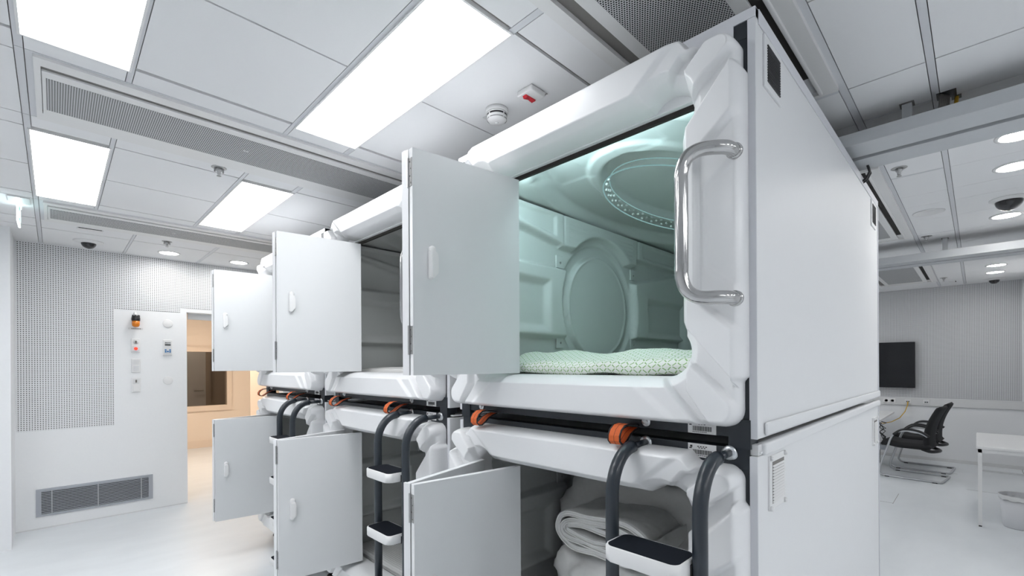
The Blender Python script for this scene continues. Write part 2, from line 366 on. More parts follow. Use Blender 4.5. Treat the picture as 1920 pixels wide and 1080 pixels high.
for k, x in enumerate((-.09, .86, 1.815, 2.77)):  # extra panels out of view, added to even out the brightness
    light_panel(x, x + .315, -2.75, -1.51, 'light panel of the row behind the viewer, %s' % ('leftmost of four', 'second from left', 'third from left', 'rightmost of four')[k])
light_panel(-1.04, -.725, 1.17, 2.408, 'light panel of the column left of the picture, nearer one')  # added column outside the view, lights the capsule fronts
light_panel(-1.04, -.725, 3.333, 4.592, 'light panel of the column left of the picture, farther one')
for k, (x, y) in enumerate(((4.62, 1.75), (6.5, 1.75), (8.4, 1.75), (6.5, 3.9))):  # added panels, hidden by the capsules, brighten the right-hand side
    light_panel(x, x + .315, y, y + 1.24, 'light panel hidden behind the capsules, %s' % ('first of the near row', 'second of the near row', 'third of the near row', 'one farther behind')[k])
def chilled_beam(x0, x1, y0, y1, label):
    t = thing('chilled_beam', label, 'ceiling vent', (0, 0, 0), group='perforated chilled beams in the ceiling')
    z = ZC
    bm = bmesh.new()          # outer frame profile: two long flanges, two ends
    ringf(bm, (x0, y0, x1, y1), (x0 + .02, y0 + .062, x1 - .02, y1 - .085), z - .012, z + .012, 'z')
    link('frame', mesh('beam_frame', bm), 'beam', t)
    B('air_slot', (x0 + .02, y0 + .06, z - .004), (x1 - .02, y0 + .10, z - .001), 'slotgrey', t)
    B('air_slot', (x0 + .02, y1 - .09, z - .004), (x1 - .02, y1 - .075, z - .001), 'slotgrey', t)
    B('plate_rim', (x0 + .022, y0 + .095, z - .014), (x1 - .022, y1 - .088, z - .004), 'beam', t, .002)
    pl = B('perforated_plate', (x0 + .034, y0 + .15, z - .0155), (x1 - .034, y1 - .145, z - .012), 'beamperf', t)
    for fx in (.36, .365):
        B('screw', (x0 + (x1 - x0) * fx, (y0 + y1) / 2 - .02, z - .018), (x0 + (x1 - x0) * fx + .012, (y0 + y1) / 2 - .012, z - .015), 'white', t)
chilled_beam(-.056, 2.15, 2.53, 3.15, 'long perforated chilled beam between the two rows of light panels')
chilled_beam(-.056, 2.15, 4.72, 5.315, 'perforated chilled beam farthest back, near the dotted wall')

# the beam right above the near capsule shows its open dark slot
def near_beam(x0, x1, y0, y1, label):
    t = thing('chilled_beam', label, 'ceiling vent', group='perforated chilled beams in the ceiling')
    z = ZC; bm = bmesh.new()
    ringf(bm, (x0, y0, x1, y1), (x0 + .022, y0 + .052, x1 - .022, y1 - .05), z - .02, z + .012, 'z')
    link('frame', mesh('beam_frame', bm), 'beam', t)
    B('lip', (x0 + .02, y0 + .052, z - .026), (x1 - .02, y0 + .068, z - .002), 'beam', t, .005, 3, True)
    B('air_slot', (x0 + .02, y0 + .068, z - .002), (x1 - .16, y0 + .112, z + .002), 'slot', t)
    B('air_slot', (x0 + .02, y1 - .105, z - .002), (x1 - .02, y1 - .05, z + .002), 'slotgrey', t)
    B('plate_rim', (x0 + .03, y0 + .108, z - .016), (x1 - .03, y1 - .1, z - .004), 'beam', t, .002)
    B('perforated_plate', (x0 + .05, y0 + .155, z - .0175), (x1 - .16, y1 - .15, z - .014), 'beamperf', t)
near_beam(.2, 2.415, .418, 1.018, 'perforated chilled beam directly above the nearest capsule')
near_beam(3.55, 5.77, .418, 1.06, 'chilled beam between the two grey cable trays')
near_beam(7.0, 9.11, .40, 1.09, 'chilled beam beyond the second grey tray, nearest the screen wall')

def sprinkler(x, y, label):
    t = thing('sprinkler', label, 'sprinkler', (x, y, ZC), group='ceiling sprinklers')
    LA('rosette', [(0.0, -.003), (.036, -.003), (.041, 0.0)], 'steel', t, n=20)
    LA('body', [(.02, -.003), (.016, -.02), (.011, -.022), (.009, -.04), (.0, -.04)], 'steel', t, n=14)
    LA('deflector', [(0, -.048), (.012, -.048), (.012, -.051), (0, -.051)], 'steel', t, n=12)
    B('arm', (-.026, -.003, -.028), (-.018, .003, -.003), 'steel', t); B('arm', (.018, -.003, -.028), (.026, .003, -.003), 'steel', t)
sprinkler(.707, 3.215, 'small metal sprinkler beside the long chilled beam')
sprinkler(.765, 5.45, 'small metal sprinkler just above a downlight at the dotted wall')
sprinkler(3.70, .335, 'small metal sprinkler just beyond the nearer grey tray')
sprinkler(5.88, .335, 'small metal sprinkler above the farther grey tray')
sprinkler(8.93, .33, 'tiny metal sprinkler near the screen wall')
def downlight(x, y, label, r=.083):
    t = thing('downlight', label, 'downlight', (x, y, ZC), group='round downlights')
    LA('ring', [(r + .016, 0), (r + .016, -.005), (r, -.007), (r - .004, -.004), (r - .004, 0)], 'white', t)
    LA('lens', [(0, -.0035), (r - .003, -.0035), (r - .003, .002)], 'spot_light', t)
downlight(.857, 5.975, 'round downlight left of the two at the dotted wall')
downlight(1.508, 5.98, 'round downlight nearest the farthest capsule door')
downlight(3.61, -.165, 'round downlight cut by the right picture edge, highest up')
downlight(4.17, -.168, 'round downlight above the dome camera at right')
downlight(5.52, -.170, 'round downlight just below the large dome camera')
downlight(8.245, -.170, 'first of two small downlights beyond the farther tray')
downlight(8.866, -.172, 'second small downlight, closer to the screen wall')
def dome_cam(x, y, label, r=.056, plate=.11):
    t = thing('dome_camera', label, 'security camera', (x, y, ZC), group='ceiling dome cameras')
    LA('base', [(plate, 0), (plate, -.006), (plate - .012, -.012), (r + .012, -.014), (r + .008, -.02)], 'white', t)
    LA('dome', [(r * math.cos(a * PI / 20), -.018 - r * .92 * math.sin(a * PI / 20)) for a in range(0, 11)], 'dome', t)
    LA('lens', [(0, -.018 - r * .95), (.004, -.018 - r * .94), (.004, -.018 - r * .8)], 'black', t, n=12)
dome_cam(.232, 5.95, 'small black dome camera at the top of the dotted wall at left')
dome_cam(4.965, -.168, 'large black dome camera on the ceiling at right', .075, .105)
dome_cam(9.59, -.175, 'tiny black dome camera at the top of the screen wall')
def air_slot(x, y, label, w):
    t = thing('slot_diffuser', label, 'ceiling vent', (x, y, ZC)); B('plate', (-w, -.035, -.006), (w, .035, .002), 'white', t, .002); B('slot', (-w + .01, -.045, -.004), (w - .01, -.036, .0), 'slot', t)
air_slot(.222, 5.44, 'flat white slot plate above the small dome camera', .085)
air_slot(9.44, .26, 'flat slot plate at the top of the screen wall', .07)
t = thing('ceiling_speaker', 'round flush ceiling speaker with pale grey grille', 'speaker', (4.951, .269, ZC))
LA('rim', [(.098, 0), (.098, -.005), (.088, -.007), (.084, -.004)], 'white', t); LA('grille', [(0, -.003), (.085, -.003), (.085, .002)], 'rail', t)

t = thing('smoke_detector', 'round white smoke detector with black slots', 'smoke detector', (1.48, 1.585, ZC))
LA('base', [(.053, 0), (.053, -.016), (.05, -.018)], 'white', t)
LA('chamber', [(.048, -.018), (.047, -.022), (.047, -.046), (.04, -.054), (.012, -.06), (0, -.06)], 'white', t)
for r, z0, z1 in ((.0475, -.034, -.026), (.0465, -.049, -.042)):
    bm = bmesh.new()
    for q in range(4):
        n = 8
        for k in range(n):
            a0 = q * PI / 2 + .08 + k * (PI / 2 - .16) / n; a1 = q * PI / 2 + .08 + (k + 1) * (PI / 2 - .16) / n
            a0 += PI / 4 + .785; a1 += PI / 4 + .785
            vs = [bm.verts.new((r * math.cos(a), r * math.sin(a), z)) for a, z in ((a0, z0), (a1, z0), (a1, z1), (a0, z1))]; bm.faces.new(vs)
    link('slots', mesh('slots', bm), 'black', t)
LA('test_led', [(0, -.064), (.006, -.063), (.008, -.06)], 'offwhite', t, n=12)
B('name_plate', (-.005, .05, -.004), (.055, .095, -.001), 'offwhite', t)
t = thing('isolator_switch', 'white square ceiling switch with red rocker', 'switch', (1.49, 1.375, ZC))
B('housing', (-.045, -.045, -.024), (.045, .045, 0), 'white', t, .006, 3, True)
bm = bmesh.new(); prism(bm, [(-.033, -.024), (-.027, -.034), (0, -.027), (.026, -.031), (.03, -.024)], -.001, .02, 'y'); link('rocker', mesh('rocker', bm), 'red', t)
text('marking', 'M85M.7', .017, 'cable_g', t, (.058, -.015, -.001), (PI, 0, PI / 2))

t = thing('exit_sign', 'glowing exit sign hanging edge-on at the far left ceiling', 'exit sign', (-.182, 4.72, ZC))
B('mount', (-.05, -.01, -.008), (.06, .16, 0), 'offwhite', t)
B('light_bar', (-.012, 0, -.03), (.012, .26, -.002), 'exit_light', t, .003)
pl = B('plate', (-.006, .0, -.165), (.006, .26, -.03), 'exit_light', t, .002)
B('green_face', (.0062, .02, -.15), (.0072, .24, -.045), 'exitgreen', pl)
bm = bmesh.new(); 
for a, b in (((.0075, .16, -.14), (.0082, .215, -.055)), ((.0075, .09, -.10), (.0082, .12, -.07)), ((.0075, .06, -.135), (.0082, .075, -.10)), ((.0075, .03, -.105), (.0082, .085, -.095))): box(bm, a, b)
link('pictogram', mesh('pictogram', bm), 'exit_light', pl)

# hanging trays on the right
def tray(x0, x1, z0, z1, y0, y1, hy, hx, label):
    t = thing('cable_tray', label, 'cable tray', ((x0 + x1) / 2, 0, z0)); h = (x1 - x0) / 2; d = z1 - z0
    bm = bmesh.new(); box(bm, (-h, y0, 0), (-h * .10, y1, d), .002); link('front_channel', mesh('front_channel', bm), 'tray', t)
    bm = bmesh.new(); box(bm, (h * .12, y0, 0), (h, y1, d), .002); link('rear_channel', mesh('rear_channel', bm), 'tray', t)
    B('slot', (-h * .10, y0, d * .3), (h * .12, y1, d), 'trayslot', t)
    for y in hy:
        hg = B('hanger', (hx - .018, y - .018, d), (hx + .018, y + .018, ZC - z0), 'tray', t); B('cut_out', (hx - .03, y - .026, ZC - z0 - .002), (hx + .03, y + .026, ZC - z0 + .001), 'slotgrey', hg)
    return t
tray(2.70, 3.085, 2.585, 2.645, YR, 3.0, (.225,), -.075, 'nearer grey metal tray hanging across the ceiling at right')
tray(5.95, 6.32, 2.54, 2.612, YR, 3.0, (.215,), -.03, 'farther grey metal tray crossing in front of the screen wall')
t = thing('cable_bundle', 'grey and yellow cables dropping from a ceiling hole into the tray', 'cables', (2.83, .09, ZC))
B('ceiling_hole', (-.03, -.03, -.002), (.045, .035, .001), 'black', t)
B('ceiling_hole', (.045, -.045, -.002), (.085, -.012, .001), 'black', t)
for k in range(5): T('grey_cable', [(-.015 + .009 * k, .02 - .006 * k, 0), (-.02 + .01 * k, .022 - .006 * k, -.05), (-.03 + .012 * k, .03 - .004 * k, -.10)], .006, 'cable_g', t, 8)
for k in range(2): T('yellow_cable', [(.058 + .013 * k, -.03, 0), (.056 + .014 * k, -.025, -.05), (.04 + .02 * k, -.02, -.10)], .007, 'cable_y', t, 8)
t = thing('cable_loop', 'two short black cables looping below the nearer grey tray', 'cables', (3.02, .40, 2.585))
for k in range(2): T('black_cable', [(.03 * k, .0, 0), (.03 * k + .02, -.006, -.03), (.03 * k + .03, .012, -.06), (.03 * k + .02, .045, -.08)], .006, 'black', t, 8)

# ------------------------------------------------------------------ fittings on the far wall
def wplate(name, label, cat, x, z, hx, hz, group=None):
    t = thing(name, label, cat, (x, YF - .003, z), group=group)
    B('cover', (-hx, -.012, -hz), (hx, .004, hz), 'white', t, .004, 2); return t
t = thing('warning_beacon', 'amber warning beacon with black base on the white wall', 'beacon', (.612, YF, 2.03))
bm = bmesh.new(); tube(bm, [(0, .0, .10), (-.002, -.03, .095), (0, -.05, .07)], .012, 10); link('bracket', mesh('bracket', bm, True), 'white', t)
LA('base', [(.0, .068), (.03, .066), (.036, .055), (.033, .05), (.037, .045), (.037, .018), (.034, .012)], 'black', t, c=(0, -.05, 0), n=20)
for k in range(7): a = k * 2 * PI / 7; B('fin', (.03 * math.cos(a) - .004, -.05 + .03 * math.sin(a) - .004, .06), (.03 * math.cos(a) + .004, -.05 + .03 * math.sin(a) + .004, .074), 'black', t)
LA('lens', [(.033, .014), (.034, -.02), (.031, -.038), (.022, -.05), (.0, -.054)], 'amber', t, c=(0, -.05, 0), n=20)
t = tag(B('label_strip', (.552, YF - .004, 1.952), (.676, YF + .001, 1.972), 'offwhite'), 'narrow printed label strip under the amber beacon', 'label')
for k in range(7): B('print', (.578 + .012 * k, YF - .0046, 1.958), (.586 + .012 * k, YF - .0035, 1.967), 'cable_g', t)
t = wplate('key_switch', 'white wall plate with key lock and red lit button', 'switch', .614, 1.783, .038, .075, 'wall plates in a column')
LA('lock', [(.024, -.013), (.022, -.018), (0, -.018)], 'offwhite', t, c=(0, 0, .038), axis='y', n=20); B('key_slot', (-.008, -.022, .022), (.008, -.017, .05), 'cable_g', t)
B('button_frame', (-.03, -.017, -.064), (.03, -.01, -.008), 'rail', t, .002); LA('red_button', [(.016, -.017), (.016, -.024), (.01, -.028), (0, -.029)], 'redled', t, c=(0, 0, -.034), axis='y', n=20)
t = wplate('intercom_plate', 'white wall plate with ribbed speaker and printed keys', 'switch', .616, 1.568, .038, .075, 'wall plates in a column')
for k in range(8): B('rib', (-.026 + .007 * k, -.015, .012), (-.023 + .007 * k, -.011, .06), 'offwhite', t)
for k in range(3): B('key_row', (-.022, -.016, -.05 + .017 * k), (.022, -.011, -.043 + .017 * k), 'rail', t)
t = wplate('key_socket', 'lowest white wall plate with key lock over a blank switch', 'switch', .615, 1.361, .038, .077, 'wall plates in a column')
B('upper_field', (-.028, -.017, .012), (.028, -.011, .064), 'offwhite', t, .002); B('key_slot', (-.007, -.022, .026), (.007, -.016, .055), 'cable_g', t); B('rocker', (-.028, -.018, -.066), (.028, -.01, -.008), 'white', t, .003)
t = wplate('control_panel', 'white control panel with display and blue keys', 'control panel', .89, 1.767, .042, .086)
B('face', (-.032, -.0145, -.07), (.032, -.0115, .065), 'offwhite', t); B('display', (-.026, -.016, .02), (.026, -.013, .04), 'lcd', t)
for x, z, w in ((-.024, .048, .016), (-.004, .048, .012), (.012, .048, .012)): B('indicator', (x, -.016, z), (x + w, -.013, z + .009), 'lcd', t)
for x, z in ((-.027, -.035), (-.027, -.055), (.013, -.035), (.013, -.055), (-.007, -.052)): B('blue_key', (x, -.018, z), (x + .015, -.013, z + .015), 'blue', t)
for z, l in ((2.035, 'round white cover disc above the control panel'), (1.402, 'round white cover disc below the control panel')):
    tag(LA('cover_disc', [(.046, .001), (.045, -.006), (.04, -.008), (0, -.008)], 'white', None, (.893, YF, z), 'y'), l, 'cover')
# low return-air grille
t = thing('floor_grille', 'long grey metal air grille low on the far wall', 'vent grille', (.309, YF, .253)); hx, hz = .4435, .131
bm = bmesh.new(); fr = .036
ringf(bm, (-hx, -hz, hx, hz), (-hx + fr, -hz + fr * .6, hx - fr, hz - fr * .6), -.014, .002, 'y')
link('frame', mesh('grille_frame', bm), 'greymetal', t)
B('backing', (-hx + fr, -.003, -hz + .02), (hx - fr, .001, hz - .02), 'slot', t)
for k in range(14):
    z = -hz + fr * .6 + (k + .6) * (2 * hz - fr * 1.2) / 14
    B('slat', (-hx + fr, -.013, z - .0035), (hx - fr, -.003, z + .0035), 'greymetal', t)
for x in (-.335, .0, .345): B('mullion', (x - .003, -.015, -hz + .02), (x + .003, -.004, hz - .02), 'alu', t)
for x in (-.37, .01, .385):
    for z in (-hz + .011, hz - .011): LA('screw', [(.005, -.014), (.004, -.017), (0, -.017)], 'steel', t, (x, 0, z), 'y', 10)

# ------------------------------------------------------------------ peach room behind the doorway
Y0 = YF + .15
bm = bmesh.new(); box(bm, (.3, YP, 0), (1.2, YP + .12, 2.75)); box(bm, (2.42, YP, 0), (4.0, YP + .12, 2.75)); box(bm, (1.2, YP, 0), (2.42, YP + .12, .80)); box(bm, (1.2, YP, 1.84), (2.42, YP + .12, 2.75))
pw = struct(link('wall_inner', mesh('wall_inner', bm), 'peach'), 'peach wall of the warm room behind the doorway')
struct(B('wall_inner_left', (.2, Y0, 0), (.3, YP, 2.75), 'peach'), 'peach side wall of the warm room'); struct(B('wall_inner_right', (4.0, Y0, 0), (4.1, YP, 2.75), 'peach'), 'peach far side wall of the warm room')
struct(B('baseboard_inner', (.3, YP - .012, 0), (4, YP, .14), 'peachdark'), 'peach skirting board')
tr2 = struct(B('trim_2', (.3, YP - .01, 1.955), (4, YP, 1.97), 'peachdark'), 'peach wall joint strip')
wn = bpy.data.objects.new('window_1', None); COL.objects.link(wn); wn.location = (1.8, YP, 1.3); struct(wn, 'dark interior window in the peach wall')
bm = bmesh.new()
ringf(bm, (-.7, -.6, .71, .62), (-.6, -.5, .62, .54), -.03, .02, 'y')
link('window_frame', mesh('window_frame', bm), 'peachdark', wn)
B('pane', (-.6, .03, -.5), (.62, .036, .54), 'glass', wn)
struct(B('wall_corridor', (.3, YP + 2.0, 0), (4, YP + 2.1, 2.75), 'taupe'), 'dim corridor wall behind the window')
dr = struct(B('door_1', (1.3, YP + 1.94, 0), (2.45, YP + 2.0, 2.05), 'offwhite'), 'pale closed door seen dimly through the window'); B('handle', (2.22, YP + 1.88, 1.0), (2.40, YP + 1.90, 1.02), 'steel', dr); B('door_frame', (2.45, YP + 1.93, 0), (2.55, YP + 2.0, 2.15), 'taupe', dr)
cl2 = thing('corridor_lamp', 'dim warm lamp of the corridor behind the window', 'lamp', (1.8, YP + 1.2, ZC - .02)); B('frame', (-.42, -.12, -.01), (.42, .12, .019), 'white', cl2); B('diffuser', (-.4, -.1, -.014), (.4, .1, -.011), 'warm_light', cl2)  # lamp added out of sight to lift the dark window
struct(B('wall_corridor_side', (3.0, YP + .12, 0), (3.1, YP + 2.0, 2.75), 'taupe'), 'dim side wall behind the window')
d2 = struct(B('door_2', (2.19, YF + .9, 0), (2.24, YF + 1.75, 2.08), 'peach', bev=.004), 'open peach door leaf beyond the doorway'); B('handle', (2.10, YF + 1.0, 1.03), (2.19, YF + 1.02, 1.06), 'chrome', d2); 
wl = thing('warm_ceiling_lamp', 'warm ceiling lamp lighting the peach room', 'lamp', (1.6, 8.3, ZC - .02)); B('frame', (-.33, -.63, -.01), (.33, .63, .03), 'white', wl); B('diffuser', (-.3, -.6, -.014), (.3, .6, -.011), 'warm_light', wl)
struct(B('ceiling_inner', (.2, Y0, ZC - .02 + .001), (4.1, YP + 2.1, ZC + .01), 'tile'), 'white ceiling of the warm room')

# ================================================================== CAPSULES
PW = 1.318; PD = 2.205; PH = 1.2        # width, depth, height of one capsule
XF = 1.38; YR0 = .428
SY0, SY1, SZ0, SZ1 = .02, 1.30, .033, 1.165      # front shell limits (local y, z)
OCY = (SY0 + SY1) / 2; OCZ = .5965
OHY, OHZ = .470, .424                   # opening half sizes
def sd_rr(y, z, cy, cz, hy, hz, r):
    qy = abs(y - cy) - hy + r; qz = abs(z - cz) - hz + r
    return math.hypot(max(qy, 0), max(qz, 0)) + min(max(qy, qz), 0) - r
def sd_out(y, z): return sd_rr(y, z, OCY, (SZ0 + SZ1) / 2, (SY1 - SY0) / 2, (SZ1 - SZ0) / 2, .05)
def sd_in(y, z):
    d = sd_rr(y, z, OCY, OCZ, OHY, OHZ, .06)
    for sy in (-1, 1):
        for sz in (-1, 1): d = min(d, math.hypot(y - OCY - sy * (OHY - (.05 if sz > 0 else .062)), z - OCZ - sz * (OHZ - (.047 if sz > 0 else .076))) - .076)
    return d
def sline(a, b, p, q):          # signed distance from the line p-q, positive towards larger a
    dx, dy = q[0] - p[0], q[1] - p[1]; h = math.hypot(dx, dy); return ((a - p[0]) * dy - (b - p[1]) * dx) / h
def relief(y, z):
    a = min(y - SY0, SY1 - y); b = min(z - SZ0, SZ1 - z)
    s1 = sline(a, b, (.119, .012), (.222, .128)); s2 = -sline(a, b, (.084, .008), (.159, .114))
    s3 = sline(a, b, (.014, .07), (.11, .157)); s4 = -sline(a, b, (.013, .127), (.09, .216))
    s3b = sline(a, b, (.014, .07), (.11, .157))
    mB = sm(s1, .0045); mS = sm(s4, .0045) * (1 - mB); mK = sm(min(s2, s3, .148 - a), .0045)
    p = .055 + .045 * mB + .041 * mS + .033 * mK
    rec = sm(.112 - a, .005) * sm(-sline(a, b, (0, .262), (.108, .357)), .008)
    p -= .024 * rec * mS
    rec2 = sm(.092 - a, .006) * sm(-sline(a, b, (0, .375), (.108, .468)), .008)
    p -= .006 * rec2
    # band tapers towards its ends
    p -= .010 * mB * (1 - sm(sline(a, b, (.119 + .06, .012), (.222 + .10, .128)), .012))
    return p
def rnd(u): u = min(1, max(0, u)); return math.sqrt(1 - (1 - u) ** 2)
def warp(y, z, drop):
    """corner blocks sit a little inside the outline of the bands and side blocks"""
    a = min(y - SY0, SY1 - y); b = min(z - SZ0, SZ1 - z)
    dz = drop * sm(.150 - a, .016) * min(1, max(0, (z - (SZ1 - .13)) / .12))
    dy = .013 * sm(.135 - b, .010) * max(0, 1 - a / .06)
    return (y + (dy if y < OCY else -dy), z - dz)
def build_shell(drop):
    N, K = 900, 64; cy, cz = OCY, OCZ
    per = rrect(OCY, (SZ0 + SZ1) / 2, (SY1 - SY0) / 2, (SZ1 - SZ0) / 2, .05, 24)
    P = [Vector((a, b)) for a, b in per]; L = [0]
    for i in range(len(P)): L.append(L[-1] + (P[(i + 1) % len(P)] - P[i]).length)
    out = []; j = 0
    for i in range(N):
        s = L[-1] * i / N
        while L[j + 1] < s: j += 1
        out.append(P[j].lerp(P[(j + 1) % len(P)], (s - L[j]) / max(1e-9, L[j + 1] - L[j])))
    bm = bmesh.new(); rings = []
    ts = []
    for k in range(K + 1):
        u = k / K; ts.append(u + .10 * math.sin(2 * PI * u) * -1 * .9)     # denser near both edges
    inner = []
    for p in out:
        lo, hi = 0.0, 1.0; c = Vector((cy, cz))
        for _ in range(26):
            m = (lo + hi) / 2; q = c.lerp(p, m)
            if sd_in(q.x, q.y) < 0: lo = m
            else: hi = m
        inner.append(c.lerp(p, hi))
    V = []
    for i in range(N):
        row = []
        for t in ts:
            q = out[i].lerp(inner[i], t); do = max(0, -sd_out(q.x, q.y)); di = max(0, sd_in(q.x, q.y))
            p = relief(q.x, q.y) * (0.25 + .75 * rnd(do / .020)); p = p - (p - .012) * (1 - (.45 * rnd(di / .014) + .55 * min(1, di / .032)))
            row.append(bm.verts.new((-p, *warp(q.x, q.y, drop))))
        row.insert(0, bm.verts.new((.02, *warp(out[i].x, out[i].y, drop)))); row.append(bm.verts.new((.055, inner[i].x, inner[i].y)))
        V.append(row)
    for i in range(N):
        r0, r1 = V[i], V[(i + 1) % N]
        for k in range(len(r0) - 1): bm.faces.new((r0[k], r1[k], r1[k + 1], r0[k + 1]))
    return mesh('front_shell', bm, True)
SHELL = build_shell(.038); SHELL.materials.append(M['shell'])
SHELL_LOW = build_shell(.028); SHELL_LOW.materials.append(M['shell'])

# interior side wall (left one faces the viewer): moulded relief on x, z
LX0, LX1 = .055, 2.15; LY0, LY1 = .065, 1.252; LZ0, LZ1 = .10, 1.05
def wall_relief(x, z):
    r = 0.0; d = math.hypot(x - 1.055, z - .562)
    def blk(s): return sm(s, .014)
    lb = min(.695 - x, z - .365, .752 - z); rb = min(x - 1.432, z - .385, (.76 + .15 * min(1, max(0, (x - 1.43) / .7))) - z)
    blocks = max(blk(lb), blk(rb)) * sm(d - .40, .01)
    r += .045 * blocks
    li = min(.53 - x, z - .41, .66 - z); ri = min(x - 1.62, z - .415, .655 - z)
    r -= .030 * max(sm(li, .025), sm(ri, .025))
    # round panel: groove, rim, disc
    r -= .022 * sm(.385 - d, .008) * sm(d - .318, .008)
    r += .010 * sm(.318 - d, .005) * sm(d - .300, .004)
    r += .004 * sm(.300 - d, .004)
    # speaker shelf along the top
    bot = .875 if .64 < x < 1.44 else (.90 + .02 * (x > 1.44) if x > 1.44 else .885 + .09 * max(0, (.64 - x) / .6))
    sh = min(z - bot, d - .425)
    r += .050 * sm(sh, .008)
    if x < .66 or x > 1.46:                # recessed fields beside the speaker
        r -= .012 * sm(min(abs(x - 1.055) - .47, z - bot - .03, 1.03 - z), .006)
    if .705 < x < 1.385 and .895 < z < 1.03 and d > .46: r -= .0028 * (.5 + .5 * math.cos((z - .9) * 2 * PI / .0085)) * 1
    r -= .006 * (abs(x - .655) < .006 or abs(x - 1.455) < .006) * (z > bot)
    return r
def build_liner():
    bm = bmesh.new()
    grid(bm, 240, 150, lambda u, v: (LX0 + (LX1 - LX0) * u, LY1 - wall_relief(LX0 + (LX1 - LX0) * u, LZ0 + (LZ1 - LZ0) * v), LZ0 + (LZ1 - LZ0) * v))
    me = mesh('liner_wall', bm, True); me.materials.append(M['liner']); return me
LWALL = build_liner()
def build_back():
    bm = bmesh.new()
    def f(u, v):
        y = LY0 + (LY1 - LY0) * u; z = LZ0 + (LZ1 - LZ0) * v
        return (LX1 - .03 * sm(min(y - LY0 - .1, LY1 - .1 - y, z - .25, .85 - z), .02), y, z)
    grid(bm, 40, 40, f); box(bm, (LX0, LY0 - .008, LZ0), (LX1, LY0, LZ1 + .03)); me = mesh('liner_end', bm, True, False); me.materials.append(M['liner']); return me
LBACK = build_back()
ECX, ECY = 1.02, .66        # centre of the oval lamp recess (local)
def ceil_z(x, y):
    z = 1.062
    e = math.hypot((x - 1.05) / 1.04, (y - .655) / .565)
    z += .052 * sm(1.0 - e, .055)
    z += .006 * sm(1.0 - e, .012)
    e2 = math.hypot((x - ECX) / .64, (y - ECY) / .305)
    z -= .012 * sm(1.16 - e2, .02)
    z += .052 * sm(1.0 - e2, .05)
    for cx, cy in ((.33, .95), (.25, .55)):
        z += .004 * sm(min(.12 - abs(x - cx), .1 - abs(y - cy)), .008)
    return z
def build_ceil():
    bm = bmesh.new(); grid(bm, 220, 150, lambda u, v: (LX0 + (LX1 - LX0) * u, LY0 + (LY1 - LY0) * v, ceil_z(LX0 + (LX1 - LX0) * u, LY0 + (LY1 - LY0) * v)))
    me = mesh('liner_ceiling', bm, True); me.materials.append(M['liner']); return me
LCEIL = build_ceil()
def oval_tube(e, z, r, a0=0, a1=2 * PI, n=96):
    bm = bmesh.new(); pts = [(ECX + .64 * e * math.cos(a0 + (a1 - a0) * k / n), ECY + .305 * e * math.sin(a0 + (a1 - a0) * k / n), z) for k in range(n + 1)]
    tube(bm, pts, r, 8); me = mesh('led_rim', bm, True); return me

def louvre(parent, x, z, w, h, m, ms, y=0.0):
    """small louvred vent on the outer side panel: frame, slats"""
    g = B('vent_grille', (x, y - .006, z), (x + w, y + .001, z + h), m, parent, .002)
    if ms == 'dark':
        for k in range(14):
            zz = z + .02 + k * (h - .045) / 13.5
            B('slot', (x + .022, y - .0075, zz), (x + w - .02, y - .0055, zz + .0055), 'black', g, .0025)
    else:
        B('vent_field', (x + .02, y - .0062, z + .018), (x + w - .015, y - .004, z + h - .018), 'slotgrey', g)  # dark colour stands in for the shadow lines between slats
        for k in range(13):
            zz = z + .02 + k * (h - .05) / 12.4
            bm = bmesh.new(); prism(bm, [(y - .004, zz), (y - .0105, zz), (y - .0068, zz + .0046), (y - .004, zz + .0046)], x + .022, x + w - .017, 'x'); link('slat', mesh('slat', bm), 'white', g)
        for cx in (x + .008, x + w - .008):
            for cz in (z + .006, z + h - .006): LA('cap', [(.008, y - .006), (.006, y - .013), (0, y - .015)], 'white', g, (cx, 0, cz), 'y', 12)

def bolt(parent, x, y, z, r=.0155):
    b = LA('bolt', [(r, x), (r, x - .003), (r * .9, x - .0035)], 'zinc', parent, (0, y, z), 'x', 20); LA('bolt_head', [(r * .55, x - .003), (r * .55, x - .010), (r * .4, x - .011), (0, x - .011)], 'zinc', b, (0, y, z), 'x', 6, False)
def sticker(parent, x, y, z, w=.085, h=.04):
    s = B('barcode_label', (x - .0008, y - w / 2, z), (x, y + w / 2, z + h), 'paper', parent)
    random.seed(11); yy = y + w * .32; bm = bmesh.new()
    while yy > y - w * .34:
        ww = random.choice((.0008, .0012, .002)); box(bm, (x - .0013, yy - ww, z + h * .2), (x - .0009, yy, z + h * .55)); yy -= ww + random.choice((.0009, .0014))
    for k in range(4): box(bm, (x - .0013, y + w * .1 - .008 * k, z + h * .76), (x - .0009, y + w * .1 - .008 * k + .005, z + h * .83))
    for k in range(3): box(bm, (x - .0013, y + w * .06 - .008 * k, z + h * .66), (x - .0009, y + w * .06 - .008 * k + .005, z + h * .72))
    box(bm, (x - .0013, y + w * .34, z + h * .7), (x - .0009, y + w * .42, z + h * .86)); box(bm, (x - .0013, y + w * .36, z + h * .6), (x - .0009, y + w * .45, z + h * .68))
    for k in range(8): box(bm, (x - .0013, y + w * .28 - .0055 * k, z + h * .09), (x - .0009, y + w * .28 - .0055 * k + .004, z + h * .14))
    link('print', mesh('print', bm), 'ink', s)

